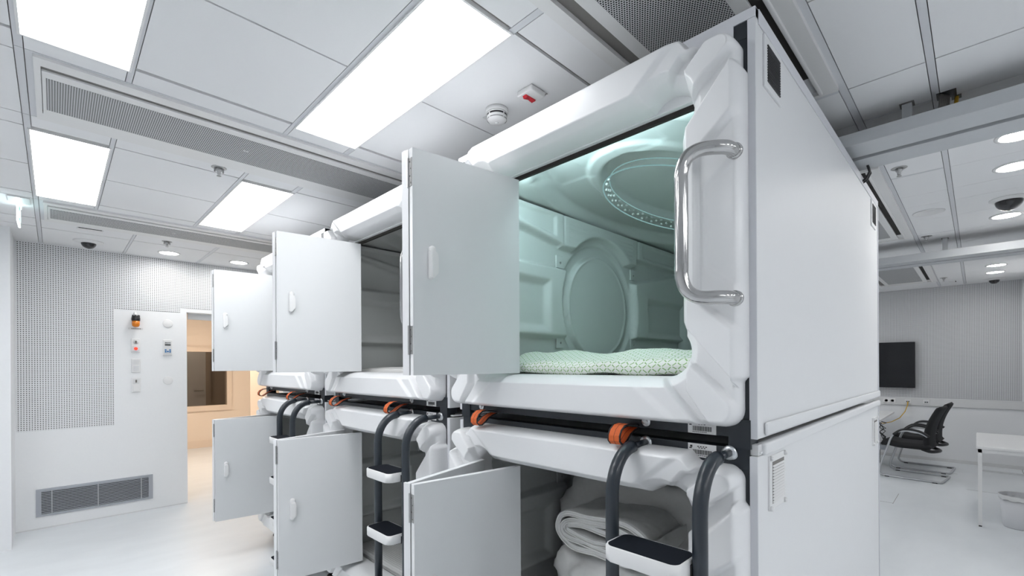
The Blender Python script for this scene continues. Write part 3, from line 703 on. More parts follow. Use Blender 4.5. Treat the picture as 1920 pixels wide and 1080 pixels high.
def strap(parent, x, y, z, far):
    """folded webbing loop hanging out over the lower shell"""
    wd = .042; dr = Vector((-1, .0, 0))
    L = .085 if not far else .11
    prof = [(0, 0), (.03, .004), (.06, .008), (.085, .006), (.105, -.004), (.116, -.018), (.116, -.031), (.104, -.040), (.088, -.040), (.07, -.031), (.05, -.018), (.025, -.010), (0, -.006)]
    pts = [Vector((x - u * (1.12 if far else 1), y, z + v * 1.25)) for u, v in prof]
    def strip(y0, y1, off, m, name, par):
        bm = bmesh.new(); n = len(pts); V = []
        for i, p in enumerate(pts):
            t = (pts[min(i + 1, n - 1)] - pts[max(i - 1, 0)]).normalized(); nn = Vector((-t.z, 0, t.x))
            V.append([bm.verts.new(p + nn * o + Vector((0, yy, 0))) for o, yy in ((off, y0), (off, y1), (-off, y1), (-off, y0))])
        for i in range(n - 1):
            for k in range(4): bm.faces.new((V[i][k], V[i][(k + 1) % 4], V[i + 1][(k + 1) % 4], V[i + 1][k]))
        bm.faces.new(V[0]); bm.faces.new(V[-1]); me = mesh(name, bm); 
        return link(name, me, m, par)
    s = strip(-wd / 2, wd / 2, .0014, 'strap', 'pull_strap', parent)
    strip(-wd / 2 - .002, -wd / 2 + .0022, .0022, 'strapedge', 'edge_band', s); strip(wd / 2 - .0022, wd / 2 + .002, .0022, 'strapedge', 'edge_band', s); strip(-.0006, .0006, .0017, 'strapedge', 'stitch', s)

def folding_door(parent, zlo, zhi, oy):
    """two hinged leaves folded outwards; local coordinates, leaf 2 (outer) carries the pull"""
    h = zhi - zlo; Lf = .483; th = .0225
    # leaf 2: from outer hinge end A to inner end Bp
    A2 = Vector((.90 - XF, 1.401 - YR0 + oy)); B2 = Vector((1.378 - XF, 1.345 - YR0 + oy))
    A1 = Vector((.90 - XF, 1.401 - YR0 + oy + .0275)); B1 = Vector((1.375 - XF, 1.555 - YR0))
    for nm, A, Bq, sgn in (('door_leaf', A2, B2, 0), ('door_leaf', A1, B1, 1)):
        d = (Bq - A); ang = math.atan2(d.y, d.x)
        e = bpy.data.objects.new(nm, None)
        bm = bmesh.new(); box(bm, (0, 0, 0), (Lf, th, h), .0012, 1); me = mesh('door_leaf', bm); 
        o = link(nm, me, 'door', parent, (A.x, A.y, zlo)); o.rotation_euler = (0, 0, ang)
        # edge band on the outer end
        B('edge_band', (-.0016, .0, 0), (.0, th, h), 'dedge', o)
        B('edge_band', (0, 0.0, h), (Lf, th, h + .0012), 'dedge', o)
        if sgn == 1: B('rebate', (0.002, th, 0), (.012, th + .011, h), 'dedge', o)
        if sgn == 0:
            # faceted pull
            hz = h * .50; px = .058
            bm = bmesh.new(); poly = [(px, hz - .055), (px + .012, hz - .060), (px + .036, hz - .036), (px + .036, hz + .028), (px + .028, hz + .046), (px, hz + .046)]
            A_ = [bm.verts.new((u, 0, v)) for u, v in poly]; cx = sum(u for u, v in poly) / 6; cz = sum(v for u, v in poly) / 6
            C_ = [bm.verts.new((cx + (u - cx) * .82, -.022, cz + (v - cz) * .92)) for u, v in poly]
            for i in range(6): bm.faces.new((A_[i], A_[(i + 1) % 6], C_[(i + 1) % 6], C_[i]))
            bm.faces.new(C_); bm.faces.new(A_[::-1]); bmesh.ops.bevel(bm, geom=list(bm.edges), offset=.0025, segments=2, affect='EDGES'); link('pull_handle', mesh('pull_handle', bm), 'white', o)
            LA('pull_knob', [(.015, 0), (.015, -.006), (.01, -.010), (0, -.011)], 'white', o, (px + .016, 0, hz + .05), 'y', 16)
    # hinges on the outer ends
    dd = (B2 - A2).normalized(); ang = math.atan2(dd.y, dd.x)
    for hz in (.075 * h / .806, h - .135):
        g = bpy.data.objects.new('hinge', None)
        bm = bmesh.new(); box(bm, (-.004, .002, 0), (-.0016, .022, .10)); box(bm, (-.004, .028, 0), (-.0016, .05, .10)); tube(bm, [(-.006, .025, -.002), (-.006, .025, .102)], .0045, 8)
        o = link('hinge', mesh('hinge', bm), 'steel', parent, (A2.x, A2.y, zlo + hz)); o.rotation_euler = (0, 0, ang)
        for yy in (.008, .015, .035, .043):
            for q, zz in enumerate((.012, .037, .062, .087)):
                if (q + (yy > .012)) % 2 == 0: LA('screw', [(.003, -.004), (.0025, -.0052), (0, -.0052)], 'cable_g', o, (0, yy, zz), 'x', 8)

def capsule(n, upper, yoff, label):
    zb = 1.34 if upper else .125
    c = thing('sleep_capsule', label, 'sleep capsule', (XF, YR0 + yoff, zb), group='upper row of sleep capsules' if upper else 'lower row of sleep capsules')
    link('front_shell', SHELL if upper else SHELL_LOW, None, c)
    # black steel frame
    bm = bmesh.new(); y0, y1 = .022, 1.296
    for a, b in (((.0, y0, 0), (.05, y1, .048)), ((.0, y0, 1.125), (.05, y1, 1.186)), ((.002, y0, .0), (.05, y0 + .04, 1.17)), ((.002, y1 - .04, .0), (.05, y1, 1.17)), ((PD - .06, y0, 0), (PD - .02, y1, .05)), ((PD - .06, y0, 1.12), (PD - .02, y1, 1.17))): box(bm, a, b, .002)
    for y in (y0, y1 - .04):
        box(bm, (.05, y, 0), (PD - .06, y + .04, .05)); box(bm, (.05, y, 1.12), (PD - .06, y + .04, 1.17))
    if upper:
        box(bm, (-.004, y0 - .004, -.03), (.06, y0 + .055, .052)); box(bm, (-.004, y1 - .055, -.03), (.06, y1 + .004, .052))
    link('frame', mesh('frame', bm), 'frame', c)
    bm = bmesh.new(); box(bm, (.02, .0, 1.172), (PD, PW, PH if upper else 1.178)); link('roof_panel', mesh('roof_panel', bm), 'panel', c)
    if upper:
        bm = bmesh.new(); box(bm, (-.003, .058, 1.112), (-.0005, PW - .058, 1.172)); box(bm, (-.003, .0, 1.172), (.02, PW, PH)); link('roof_edge', mesh('roof_edge', bm), 'pedge', c)
    B('back_panel', (PD - .02, .02, 0), (PD, PW - .02, 1.172), 'panel', c)
    for side in (0, 1):
        ya, yb = (0, .022) if side == 0 else (PW - .022, PW)
        top = PH if upper else 1.166
        p = B('side_panel', (0, ya, .0), (PD, yb, top), 'panel', c, .0015, 1)
        B('front_edge', (-.0012, ya + .001, .0), (.0, yb - .001, top), 'pedge', p)
        if side == 0 and n == 0:
            if upper:
                B('ridge', (.05, -.010, .006), (PD, .0, .043), 'panel', p, .006, 3, True); B('top_border', (.018, -.0035, PH - .04), (PD, .0, PH), 'pedge', p, .001, 1); B('rear_border', (PD - .012, -.004, 0), (PD, 0, PH), 'pedge', p, .001, 1)
                louvre(p, .058, 1.003, .162, .150, 'panel', 'dark'); louvre(p, 1.945, 1.003, .162, .150, 'panel', 'dark')
            else:
                B('ridge', (.04, -.010, 1.166), (PD, .018, 1.200), 'panel', p, .007, 3, True); B('rear_border', (PD - .012, -.004, 0), (PD, 0, 1.166), 'pedge', p, .001, 1)
                B('spacer', (.008, .002, 1.168), (.039, .022, 1.198), 'offwhite', p)
                louvre(p, .085, .998, .150, .158, 'white', 'light'); louvre(p, 1.962, .95, .15, .158, 'white', 'light')
    # interior
    for nm, me in (('liner_wall', LWALL), ('liner_end', LBACK), ('liner_ceiling', LCEIL)): link(nm, me, None, c)
    B('bunk_floor', (.03, LY0, .06), (LX1, LY1, .12), 'liner', c)
    for x, z in ((.66, .79), (.66, .335), (1.45, .82), (1.45, .345)):
        tb = B('bracket_tab', (x - .03, LY1 - .012, z - .03), (x + .03, LY1 - .002, z + .04), 'liner', c, .002); LA('screw', [(.007, LY1 - .012), (.006, LY1 - .015), (0, LY1 - .015)], 'steel', tb, (x + .005, 0, z), 'y', 10)
    # door track across the head of the opening
    if upper: B('door_track', (.03, SY0 + .13, OCZ + OHZ - .018), (.045, SY1 - .13, OCZ + OHZ + .05), 'slot', c)
    if upper: B('track_lip', (.012, SY0 + .14, OCZ + OHZ - .004), (.032, SY1 - .14, OCZ + OHZ + .05), 'shell', c, .002)
    folding_door(c, .176 if upper else .193, .982 if upper else 1.003, 0)
    # bolts, label
    if upper:
        bolt(c, -.001, .338, .022); bolt(c, -.001, 1.16, .024)
        sticker(c, -.0015, .155, -.003 + .004)
    else:
        sticker(c, -.0015, .155, 1.145)
        for y in (.335, .068): bolt(c, -.001, y, 1.166)
        for y in (1.075, .385): strap(c, -.004, y, 1.222, n > 0)
        for fx in (.06, PD - .1):
            for fy in (.07, PW - .07):
                bm = bmesh.new(); tube(bm, [(fx, fy, -.125 + .02), (fx, fy, .0)], .012, 10); lathe(bm, [(.03, -.125), (.03, -.11), (.014, -.105)], (fx, fy, 0), 'z', 16); link('foot', mesh('foot', bm, True), 'black', c)
    if upper:   # chrome grab handle on the right of the opening
        pts = []
        za, zb_ = .788, .388; P0 = Vector((-.068, .034)); P1 = Vector((-.172, .136))
        def leg(z):
            return [Vector((P0.x, P0.y, z)), Vector((P0.x - .022, P0.y + .006, z))]
        r = .04
        top = [Vector((P0.x, P0.y, za)), Vector((-.105, .040, za)), Vector((-.128, .062, za)), Vector((-.142, .086, za)), Vector((-.152, .104, za - .004)), Vector((-.162, .120, za - .016)), Vector((-.168, .130, za - .034)), Vector((P1.x, P1.y, za - .062))]
        bot = [Vector((v.x, v.y, zb_ + (za - v.z))) for v in top][::-1]
        raw = top + [Vector((P1.x, P1.y, za - .09)), Vector((P1.x, P1.y, za - .13)), Vector((P1.x, P1.y, zb_ + .13)), Vector((P1.x, P1.y, zb_ + .09))] + bot; pts = []
        for i in range(len(raw) - 1):       # catmull-rom
            p0, p1, p2, p3 = raw[max(i - 1, 0)], raw[i], raw[i + 1], raw[min(i + 2, len(raw) - 1)]
            for k in range(5):
                t = k / 5; pts.append(.5 * ((2 * p1) + (p2 - p0) * t + (2 * p0 - 5 * p1 + 4 * p2 - p3) * t * t + (3 * p1 - p0 - 3 * p2 + p3) * t ** 3))
        pts.append(raw[-1]); hd = T('grab_handle', pts, .0185, 'chrome', c, 20)
        for z in (za, zb_): LA('rosette', [(.0215, -.064), (.0215, -.073), (.018, -.075)], 'chrome', hd, (0, P0.y, z), 'x', 24)
    return c
offs = (0, 1.40, 2.86)
names = [('nearest upper sleep capsule with green bedding and chrome handle', 'nearest lower sleep capsule holding folded quilts'),
         ('middle upper sleep capsule with open folding door', 'middle lower sleep capsule with bare mattress'),
         ('farthest upper sleep capsule in the row', 'farthest lower sleep capsule in the row')]
caps = []
for n, yo in enumerate(offs):
    u = capsule(n, True, yo, names[n][0]); l = capsule(n, False, yo, names[n][1]); caps.append((u, l))
# lamp recess of the near upper capsule: rims that glow in place of cyan edge highlights, and dimples
cu = caps[0][0]
lm = oval_tube(1.0, 1.058, .0032, n=120); lm.materials.append(M['led']); lr = link('led_rim', lm, None, cu)
lm = oval_tube(.93, 1.104, .0024, n=120); lm.materials.append(M['led']); link('led_rim', lm, None, cu)
bm = bmesh.new()
for r, (e, z) in enumerate(((.965, 1.068), (.955, 1.080), (.945, 1.092))):
    for k in range(15):
        a = PI * (.12 + .76 * (k + .5 * (r % 2)) / 15); bmesh.ops.create_icosphere(bm, subdivisions=1, radius=.008, matrix=Matrix.Translation((ECX + .64 * e * math.cos(a), ECY + .305 * e * math.sin(a), z)))
dm = link('dimples', mesh('dimples', bm, True), 'liner', cu); dm['kind'] = 'stuff'
B('led_strip', (.0575, .22, 1.026), (.0595, 1.1, 1.050), 'strip', cu)  # added hidden emitter, gives the interior its teal tint

# ladders
def ladder(n, yo):
    t = thing('ladder', ('dark tubular ladder with white steps on the nearest capsule', 'dark tubular ladder with white steps on the middle capsule', 'dark tubular ladder with steps on the farthest capsule')[n], 'ladder', (XF, YR0 + yo, 0), group='capsule ladders')
    zt = 1.292; xo = -.205
    for y in (.075, .338):
        pts = [(-.09, y, zt)] + [(-.09 + (xo + .09) * math.sin(a * PI / 20), y, zt - .135 * (1 - math.cos(a * PI / 20)) - .0 * a) for a in range(1, 11)] + [(xo, y, zt - .22), (xo, y, .6), (xo, y, .02)]
        rl = T('rail', pts, .0195, 'ladder', t, 18)
        T('neck', [(.0, y, zt + .003), (-.092, y, zt)], .0115, 'ladder', rl, 12); LA('flange', [(.021, -.001), (.021, -.007), (.012, -.009)], 'zinc', rl, (0, y, zt + .003), 'x', 20)
        LA('foot', [(.026, 0), (.026, .02), (.02, .026)], 'rubber', rl, (xo, y, 0), 'z', 16)
    for z in (1.045, .755, .465, .175):
        bm = bmesh.new(); prism(bm, rrect(xo - .022, .2065, .062, .112, .028), z - .042, z, 'z'); bmesh.ops.bevel(bm, geom=[e for e in bm.edges if abs(e.verts[0].co.z - e.verts[1].co.z) < 1e-6], offset=.003, segments=2, affect='EDGES')
        s = link('step', mesh('step', bm, True), 'white', t)
        bm = bmesh.new(); prism(bm, rrect(xo - .022, .2065, .055, .105, .022), z - .002, z + .0018, 'z'); link('step_pad', mesh('step_pad', bm), 'rubber', s)
        bm = bmesh.new(); box(bm, (xo - .016, .09, z - .045), (xo + .016, .099, z - .012)); box(bm, (xo - .016, .314, z - .045), (xo + .016, .323, z - .012)); link('step_bracket', mesh('step_bracket', bm), 'black', s)
for n, yo in enumerate(offs): ladder(n, yo)

# ------------------------------------------------------------------ bedding
def soft_slab(name, x0, x1, y0, y1, z0, z1, m, parent=None, amp=.008, nu=60, nv=50, seed=0, puff=.5):
    """closed cushion-like slab with wrinkles"""
    bm = bmesh.new(); uvl = bm.loops.layers.uv.new('uv')
    def top(u, v, s):
        x = x0 + (x1 - x0) * u; y = y0 + (y1 - y0) * v
        e = max(0.0, 1 - (2 * u - 1) ** 6) * max(0.0, 1 - (2 * v - 1) ** 6)
        e = e ** puff; zm = (z0 + z1) / 2
        z = zm + s * (z1 - zm) * e
        if s > 0: z += amp * e * noise.fractal(Vector((x * 6 + seed, y * 6, seed)), 1.0, 2.0, 4)
        k = .0 if 0 < u < 1 and 0 < v < 1 else 0
        return Vector((x, y, z))
    for s in (1, -1):
        V = [[bm.verts.new(top(i / nu, j / nv, s)) for j in range(nv + 1)] for i in range(nu + 1)]
        for i in range(nu):
            for j in range(nv):
                f = bm.faces.new((V[i][j], V[i + 1][j], V[i + 1][j + 1], V[i][j + 1]))
                for lp in f.loops: lp[uvl].uv = (lp.vert.co.x, lp.vert.co.y + lp.vert.co.z)
    bmesh.ops.remove_doubles(bm, verts=bm.verts, dist=1e-5)
    return link(name, mesh(name, bm, True), m, parent)
mlabels = [('mattress under the green duvet in the nearest upper capsule', 'pale ribbed mattress beneath the folded quilts in the nearest lower capsule'), ('mattress inside the middle upper capsule', 'pale ribbed mattress in the middle lower capsule'), ('mattress inside the farthest upper capsule', 'mattress inside the farthest lower capsule')]
for n, yo in enumerate(offs):
    for k, zb in enumerate((1.34, .125)):
        y0 = YR0 + yo
        tag(soft_slab('mattress', XF + .07, XF + 2.12, y0 + .08, y0 + 1.225, zb + .121, zb + .205, 'mattress', amp=.003, seed=n + k * 5, puff=.25), mlabels[n][k], 'mattress', 'capsule mattresses')
# green printed duvet, folded, in the near upper capsule
def duvet(x0, x1, y0, y1, zb):
    bm = bmesh.new(); uvl = bm.loops.layers.uv.new('uv'); nu, nv = 120, 130
    def f(u, v):
        x = x0 + (x1 - x0) * u; y = y0 + (y1 - y0) * v
        e = rnd(min(u, .5) / .02) * rnd(min(v, 1 - v) / .035) * rnd((1 - u) / .05)
        n1 = noise.fractal(Vector((x * 3.2, y * 2.6, 3.1)), 1.0, 2.0, 4); n2 = math.sin(y * 9 + 2.5 * noise.noise(Vector((x * 3, y * 3, 0))))
        front = max(0, 1 - u / .10)
        h = .020 + .030 * n1 + .012 * n2 + .028 * sm(u - .12, .10) - .016 * front
        ridge = .016 * math.exp(-((v - .9) / .07) ** 2)
        return Vector((x + .006 * n1 * front, y, zb + e * max(.012, h + ridge * front)))
    V = [[bm.verts.new(f(i / nu, j / nv)) for j in range(nv + 1)] for i in range(nu + 1)]
    for i in range(nu):
        for j in range(nv):
            fc = bm.faces.new((V[i][j], V[i + 1][j], V[i + 1][j + 1], V[i][j + 1]))
            for lp in fc.loops:
                c = lp.vert.co; lp[uvl].uv = (c.y, (c.x - x0) + (c.z - zb) * 1.0)
    # flat underside
    ring = [V[i][0] for i in range(nu + 1)] + [V[nu][j] for j in range(1, nv + 1)] + [V[i][nv] for i in range(nu - 1, -1, -1)] + [V[0][j] for j in range(nv - 1, 0, -1)]
    bm.faces.new(ring)
    return link('duvet', mesh('duvet', bm, True), 'duvet')
dv = tag(duvet(XF + .055, XF + 2.05, YR0 + .11, YR0 + 1.215, 1.34 + .209), 'white duvet with green lattice print in the nearest upper capsule', 'duvet')
# front fold of the duvet: a flattened roll lying along the sill, part of the same duvet
bm = bmesh.new(); uvl = bm.loops.layers.uv.new('uv'); nu, nv = 110, 24; V = []
for i in range(nu + 1):
    u = i / nu; y = YR0 + .14 + 1.05 * u; ring = []
    ex = rnd(min(u, 1 - u) / .06)
    for j in range(nv):
        a = 2 * PI * j / nv; rr = .030 * (1 + .6 * noise.noise(Vector((y * 7, math.cos(a), math.sin(a)))))
        ring.append(bm.verts.new((XF + .058 + .038 * math.cos(a) + .01 * math.sin(y * 5), y, 1.34 + .199 + ex * (rr * .8 * math.sin(a)) + .018 * noise.noise(Vector((y * 4, 1, 0))))))
    V.append(ring)
for i in range(nu):
    for j in range(nv):
        fc = bm.faces.new((V[i][j], V[i + 1][j], V[i + 1][(j + 1) % nv], V[i][(j + 1) % nv]))
        for lp, (du, dvv) in zip(fc.loops, ((i, j), (i + 1, j), (i + 1, j + 1), (i, j + 1))): lp[uvl].uv = (du * 1.05 / nu, dvv * .20 / nv)
bm.faces.new(V[0][::-1]); bm.faces.new(V[-1])
link('front_fold', mesh('front_fold', bm, True), 'duvet', dv)

# quilts in the near lower capsule
def quilt_blob(name, c, r, seed, p=3.0, amp=.03, rot=0, n=72):
    bm = bmesh.new(); bmesh.ops.create_uvsphere(bm, u_segments=n, v_segments=n // 2, radius=1.0)
    for v in bm.verts:
        d = v.co.normalized(); k = (abs(d.x) ** p + abs(d.y) ** p + abs(d.z) ** p) ** (-1 / p)
        q = Vector((d.x * k * r[0], d.y * k * r[1], d.z * k * r[2]))
        f = noise.fractal(Vector((q.x * 5 + seed, q.y * 5, q.z * 7)), .9, 2.0, 4)
        cr = abs(noise.noise(Vector((q.x * 4 + seed * 2, q.y * 5, q.z * 4)))); crease = -max(0, .10 - cr) * .22
        puff = .012 * math.sin(q.y * 26 + seed) * math.sin(q.x * 24)
        v.co = q + d * (amp * f + crease + puff * .8)
    me = mesh(name, bm, True); o = link(name, me, 'quilt'); o.location = c; o.rotation_euler = (0, 0, rot); return o
ZM = .125 + .205
tag(quilt_blob('rolled_quilt', (1.725, 1.03, ZM + .225), (.165, .36, .205), 2.0, 2.6, .04), 'bulky white quilt at the bottom of the stack in the lower capsule', 'quilt', 'white quilts in the near lower capsule')
tag(quilt_blob('standing_quilt', (2.03, 1.07, ZM + .40), (.19, .53, .33), 5.0, 3.2, .045), 'white quilt standing at the back behind the folded one', 'quilt', 'white quilts in the near lower capsule')
# folded quilt: layers seen at its end, wrapped around like a flat roll
fq = thing('folded_quilt', 'folded white quilt showing its layered edge on top of the stack', 'quilt', (1.575, 1.085, ZM + .52), group='white quilts in the near lower capsule')
def flat_roll(hw, hh, turns, thick):
    """centre line of a flattened spiral in (y, z)"""
    pts = []; n = 46 * turns
    for k in range(n + 1):
        a = 2 * PI * k / 46; s = 1 - .86 * k / n
        w_, h_ = hw - (1 - s) * hh * .95, hh * s
        ca, sa = math.cos(a + PI * .9), math.sin(a + PI * .9)
        y = w_ * (abs(ca) ** .55) * (1 if ca >= 0 else -1); z = h_ * (abs(sa) ** .9) * (1 if sa >= 0 else -1)
        pts.append((y, z + .006 * math.sin(y * 22 + k * .1) - .05 * (y / hw) * hh))
    return pts
RX = .27
pl = flat_roll(.235, .088, 3, .03)
bm = bmesh.new(); V = []; th = .0115; nx = 26
for i, (y, z) in enumerate(pl):
    a = Vector(pl[max(i - 1, 0)]); b = Vector(pl[min(i + 1, len(pl) - 1)]); t = (b - a).normalized(); nn = Vector((-t.y, t.x)); row = []
    for s in (1, -1):
        for k in range(nx + 1):
            x = RX * k / nx; w_ = .006 * noise.fractal(Vector((x * 9, y * 8 + i * .02, z * 9)), 1, 2, 3)
            e = rnd(min(k, nx - k) / 2.0 + .35)
            row.append(bm.verts.new((x + .010 * noise.noise(Vector((y * 9, z * 20, 2))), y + nn.x * (s * th * e + w_), z + nn.y * (s * th * e + w_))))
    V.append(row)
m_ = nx + 1
for i in range(len(V) - 1):
    for k in range(nx):
        bm.faces.new((V[i][k], V[i + 1][k], V[i + 1][k + 1], V[i][k + 1])); bm.faces.new((V[i][m_ + k], V[i][m_ + k + 1], V[i + 1][m_ + k + 1], V[i + 1][m_ + k]))
    bm.faces.new((V[i][0], V[i][m_], V[i + 1][m_], V[i + 1][0])); bm.faces.new((V[i][nx], V[i + 1][nx], V[i + 1][m_ + nx], V[i][m_ + nx]))
link('quilt_layers', mesh('quilt_layers', bm, True), 'quilt', fq)
bm = bmesh.new()
for s in (1, -1):
    pp = []
    for i, (y, z) in enumerate(pl):
        a = Vector(pl[max(i - 1, 0)]); b = Vector(pl[min(i + 1, len(pl) - 1)]); t = (b - a).normalized(); nn = Vector((-t.y, t.x)); pp.append((-.001 + .010 * noise.noise(Vector((y * 9, z * 20, 2))), y + nn.x * s * th * .8, z + nn.y * s * th * .8))
    tube(bm, pp, .0032, 6)
link('piping', mesh('piping', bm, True), 'seam', fq)

# ================================================================== RIGHT-HAND SIDE
t = thing('wall_screen', 'black flat screen on the perforated back wall', 'screen', (XB - .06, 1.02, 1.518))
B('bezel', (-.03, -.315, -.372), (.03, .56, .372), 'black', t, .004); B('display', (-.0315, -.308, -.365), (-.030, .553, .365), 'screen', t); B('wall_mount', (.03, -.1, -.1), (.058, .25, .1), 'black', t)
def outlet(y, label, n):
    t = thing('wall_socket', label, 'socket', (XB - .022, y, .925), group='sockets on the trunking'); w = .04 * n
    B('plate', (-.008, -w, -.036), (.002, w, .036), 'white', t, .003)
    for k in range(n):
        yy = -w + .04 + .08 * k
        if n > 1: LA('insert', [(.021, -.008), (.019, -.004), (0, -.004)], 'rail', t, (0, yy, 0), 'x', 18)
        else:
            B('insert', (-.011, yy - .026, -.02), (-.007, yy + .026, .02), 'rail', t); B('port', (-.012, yy - .02, -.012), (-.0105, yy - .003, .004), 'lcd', t); B('port', (-.012, yy + .003, -.012), (-.0105, yy + .02, .004), 'lcd', t)
outlet(1.035, 'double round socket on the trunking under the screen', 2); outlet(.80, 'data socket with the yellow cable plugged in', 1); outlet(.575, 'empty data socket nearest the chair backs', 1)
tag(T('network_cable', [(9.865, .80, .92), (9.84, .80, .87), (9.80, .83, .76), (9.72, .89, .66), (9.6, .98, .60), (9.45, 1.06, .585), (9.3, 1.13, .60)], .0065, 'cable_y', None, 8), 'yellow network cable hanging from the data socket', 'cable')
# height-adjustable desk partly hidden by the capsule
t = thing('desk', 'white desk with rounded corner mostly hidden behind the capsules', 'desk', (8.9, 1.30, 0))
bm = bmesh.new(); prism(bm, rrect(.0, .2, .84, .55, .09), .735, .76, 'z'); link('top', mesh('top', bm), 'white', t)
B('column', (-.04, .05, .04), (.04, .13, .735), 'alu', t, .004); B('base', (-.32, .04, .01), (.32, .14, .05), 'black', t, .01); B('cross_bar', (-.3, .0, .70), (.3, .06, .735), 'black', t)
for k, (x, y) in enumerate(((-.28, .09), (.28, .09))): LA('caster', [(.028, 0), (.028, .03), (.01, .04)], 'black', t, (x, y, 0), 'z', 14)
t = thing('power_strip', 'grey power box with tangled black cables beneath the desk', 'power strip', (8.6, 1.03, .0)); B('box', (-.12, -.1, .30), (.14, .1, .37), 'greymetal', t, .006); B('holder', (-.02, -.02, .0), (.02, .02, .31), 'black', t)
B('plug', (-.1, -.1, .37), (-.05, -.05, .42), 'black', t); B('plug', (.0, -.09, .37), (.05, -.04, .41), 'black', t)
for k in range(4):
    random.seed(30 + k); T('cable', [(-.08 + .04 * k, -.07, .39)] + [(-.08 + .04 * k + random.uniform(-.06, .06), -.06 + random.uniform(-.05, .08), .43 + .06 * q) for q in range(1, 5)] + [(-.02, .12, .74)], .006, 'black', t, 6)
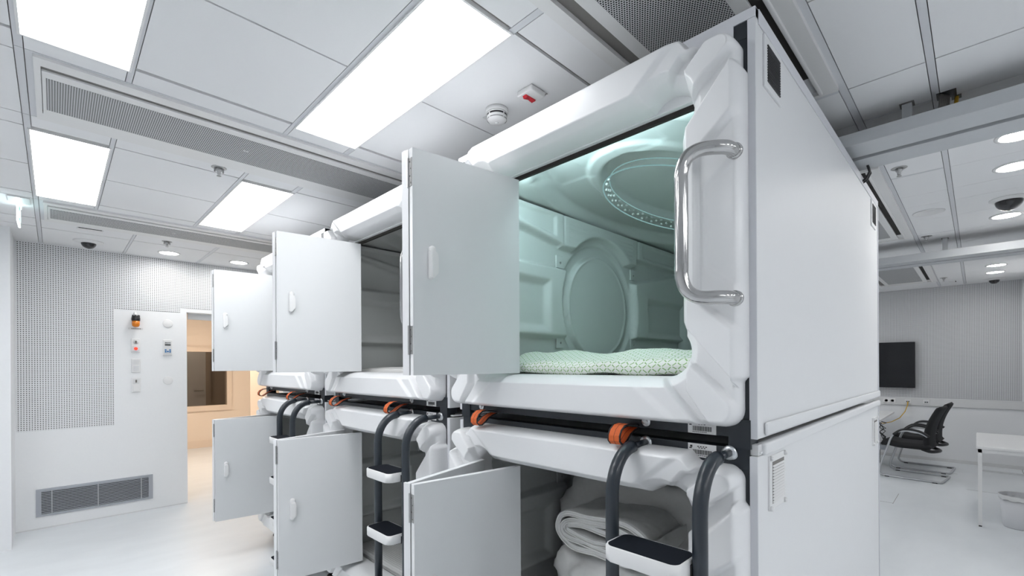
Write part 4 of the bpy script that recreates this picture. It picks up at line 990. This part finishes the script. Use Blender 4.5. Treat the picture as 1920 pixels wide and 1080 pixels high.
# cantilever chairs facing the desk
def chair(loc, rz, label):
    t = thing('visitor_chair', label, 'chair', loc, rz, 'black cantilever chairs')
    # local: seat faces +y, x is width
    hw = .27; path = []
    def side(s):
        x = s * hw
        return [Vector(p) for p in ((x, -.33, .016), (x, -.20, .014), (x, .16, .014), (x, .235, .02), (x, .268, .05), (x, .272, .09), (x, .225, .26), (x, .175, .42), (x, .145, .52), (x, .105, .59), (x, .03, .635), (x, -.07, .645), (x, -.17, .625), (x, -.235, .585))]
    def smooth(raw, q=4):
        out = []
        for i in range(len(raw) - 1):
            p0, p1, p2, p3 = raw[max(i - 1, 0)], raw[i], raw[i + 1], raw[min(i + 2, len(raw) - 1)]
            for k in range(q):
                u = k / q; out.append(.5 * ((2 * p1) + (p2 - p0) * u + (2 * p0 - 5 * p1 + 4 * p2 - p3) * u * u + (3 * p1 - p0 - 3 * p2 + p3) * u ** 3))
        return out + [raw[-1]]
    rear = [Vector((-hw, -.33, .016)), Vector((-hw + .03, -.365, .016)), Vector((0, -.37, .016)), Vector((hw - .03, -.365, .016)), Vector((hw, -.33, .016))]
    fr = T('frame', smooth(side(-1)[::-1] + rear[1:-1] + side(1)), .0125, 'alu', t, 10)
    for s in (-1, 1):
        bm = bmesh.new(); pts = smooth([Vector(p) for p in ((s * hw, .115, .58), (s * hw, .03, .652), (s * hw, -.07, .663), (s * hw, -.17, .642), (s * hw, -.25, .59))]); tube(bm, pts, [.017] * len(pts), 10); link('armrest', mesh('armrest', bm, True), 'black', t)
        B('glide', (s * hw - .014, .16, 0), (s * hw + .014, .21, .012), 'black', t, .002); B('glide', (s * hw - .014, -.33, 0), (s * hw + .014, -.28, .012), 'black', t, .002)
    bm = bmesh.new()
    def sf(u, v, top):
        x = (u - .5) * .48; y = -.26 + .53 * v; e = rnd(min(u, 1 - u) / .12) * rnd(min(v, 1 - v) / .10)
        z = .435 + .03 * sm(v - .8, .2) - .035 * max(0, (v - .88) / .12) ** 2 * 1
        return (x, y, z + (.045 * e if top else -.035 * e))
    for tp in (1, 0): grid(bm, 20, 22, lambda u, v: sf(u, v, tp))
    bmesh.ops.remove_doubles(bm, verts=bm.verts, dist=1e-4); link('seat', mesh('seat', bm, True), 'fabric', t)
    bm = bmesh.new()
    def bf(u, v, front):
        wv = .46 - .05 * v; x = (u - .5) * wv; z = .40 + .58 * v
        e = rnd(min(u, 1 - u) / .12) * rnd(min(v, 1 - v) / .06)
        y = -.225 - .135 * v + .05 * math.sin(v * PI) * 1.0 - .02 * (2 * u - 1) ** 2 * -1
        return (x, y + (.035 * e if front else -.03 * e), z)
    for fr_ in (1, 0): grid(bm, 20, 30, lambda u, v: bf(u, v, fr_))
    bmesh.ops.remove_doubles(bm, verts=bm.verts, dist=1e-4); link('backrest', mesh('backrest', bm, True), 'fabric', t)
    bm = bmesh.new(); tube(bm, smooth([Vector(p) for p in ((-.17, -.16, .41), (-.16, -.25, .385), (0, -.31, .385), (.16, -.25, .385), (.17, -.16, .41))]), .022, 8); link('back_bracket', mesh('back_bracket', bm, True), 'black', t)
    return t
chair((8.33, .66, 0), -.12, 'black cantilever chair nearer to the viewer, beside the white table')
chair((9.08, .62, 0), -.08, 'second black cantilever chair, partly hidden behind the first')
# white table at the right edge
t = thing('side_table', 'white table with slim square legs at the right edge', 'table', (6.2, 0, 0))
B('top', (-.012, -.46, .735), (1.22, .012, .758), 'white', t, .002)
bm = bmesh.new(); box(bm, (0, -.46, .70), (1.2, -.448, .735)); box(bm, (0, -.012, .70), (1.2, .0, .735)); box(bm, (0, -.46, .70), (.012, 0, .735)); box(bm, (1.188, -.46, .70), (1.2, 0, .735)); link('apron', mesh('apron', bm), 'white', t)
for x, y in ((.0, -.028), (1.17, -.028), (.0, -.46), (1.17, -.46)):
    l = B('leg', (x, y, .012), (x + .028, y + .028, .735), 'white', t, .001, 1); B('leg_cap', (x + .003, y + .003, 0), (x + .025, y + .025, .012), 'black', l)
B('stretcher', (1.17, -.45, .33), (1.19, -.01, .35), 'offwhite', t)
# waste bin with liner bag
t = thing('waste_bin', 'round grey waste bin with bag liner under the white table', 'bin', (6.42, -.28, 0))
LA('body', [(0, .004), (.105, .004), (.112, .0), (.116, .01), (.14, .30), (.136, .30), (.112, .016), (0, .014)], 'rail', t, n=36)
bm = bmesh.new()
for i, (r, z) in enumerate(((.132, .27), (.142, .305), (.146, .30), (.144, .262))):
    for k in range(40): bm.verts.new(((r + .004 * math.sin(k * 2.3)) * math.cos(k * PI / 20), (r + .004 * math.sin(k * 2.3)) * math.sin(k * PI / 20), z + (.006 * math.sin(k * 1.7) if i > 1 else 0)))
bm.verts.ensure_lookup_table()
for i in range(3):
    for k in range(40): bm.faces.new((bm.verts[i * 40 + k], bm.verts[i * 40 + (k + 1) % 40], bm.verts[(i + 1) * 40 + (k + 1) % 40], bm.verts[(i + 1) * 40 + k]))
link('bag_liner', mesh('bag_liner', bm, True), 'offwhite', t); LA('inside', [(0, .20), (.131, .20)], 'lcd', t, n=36)
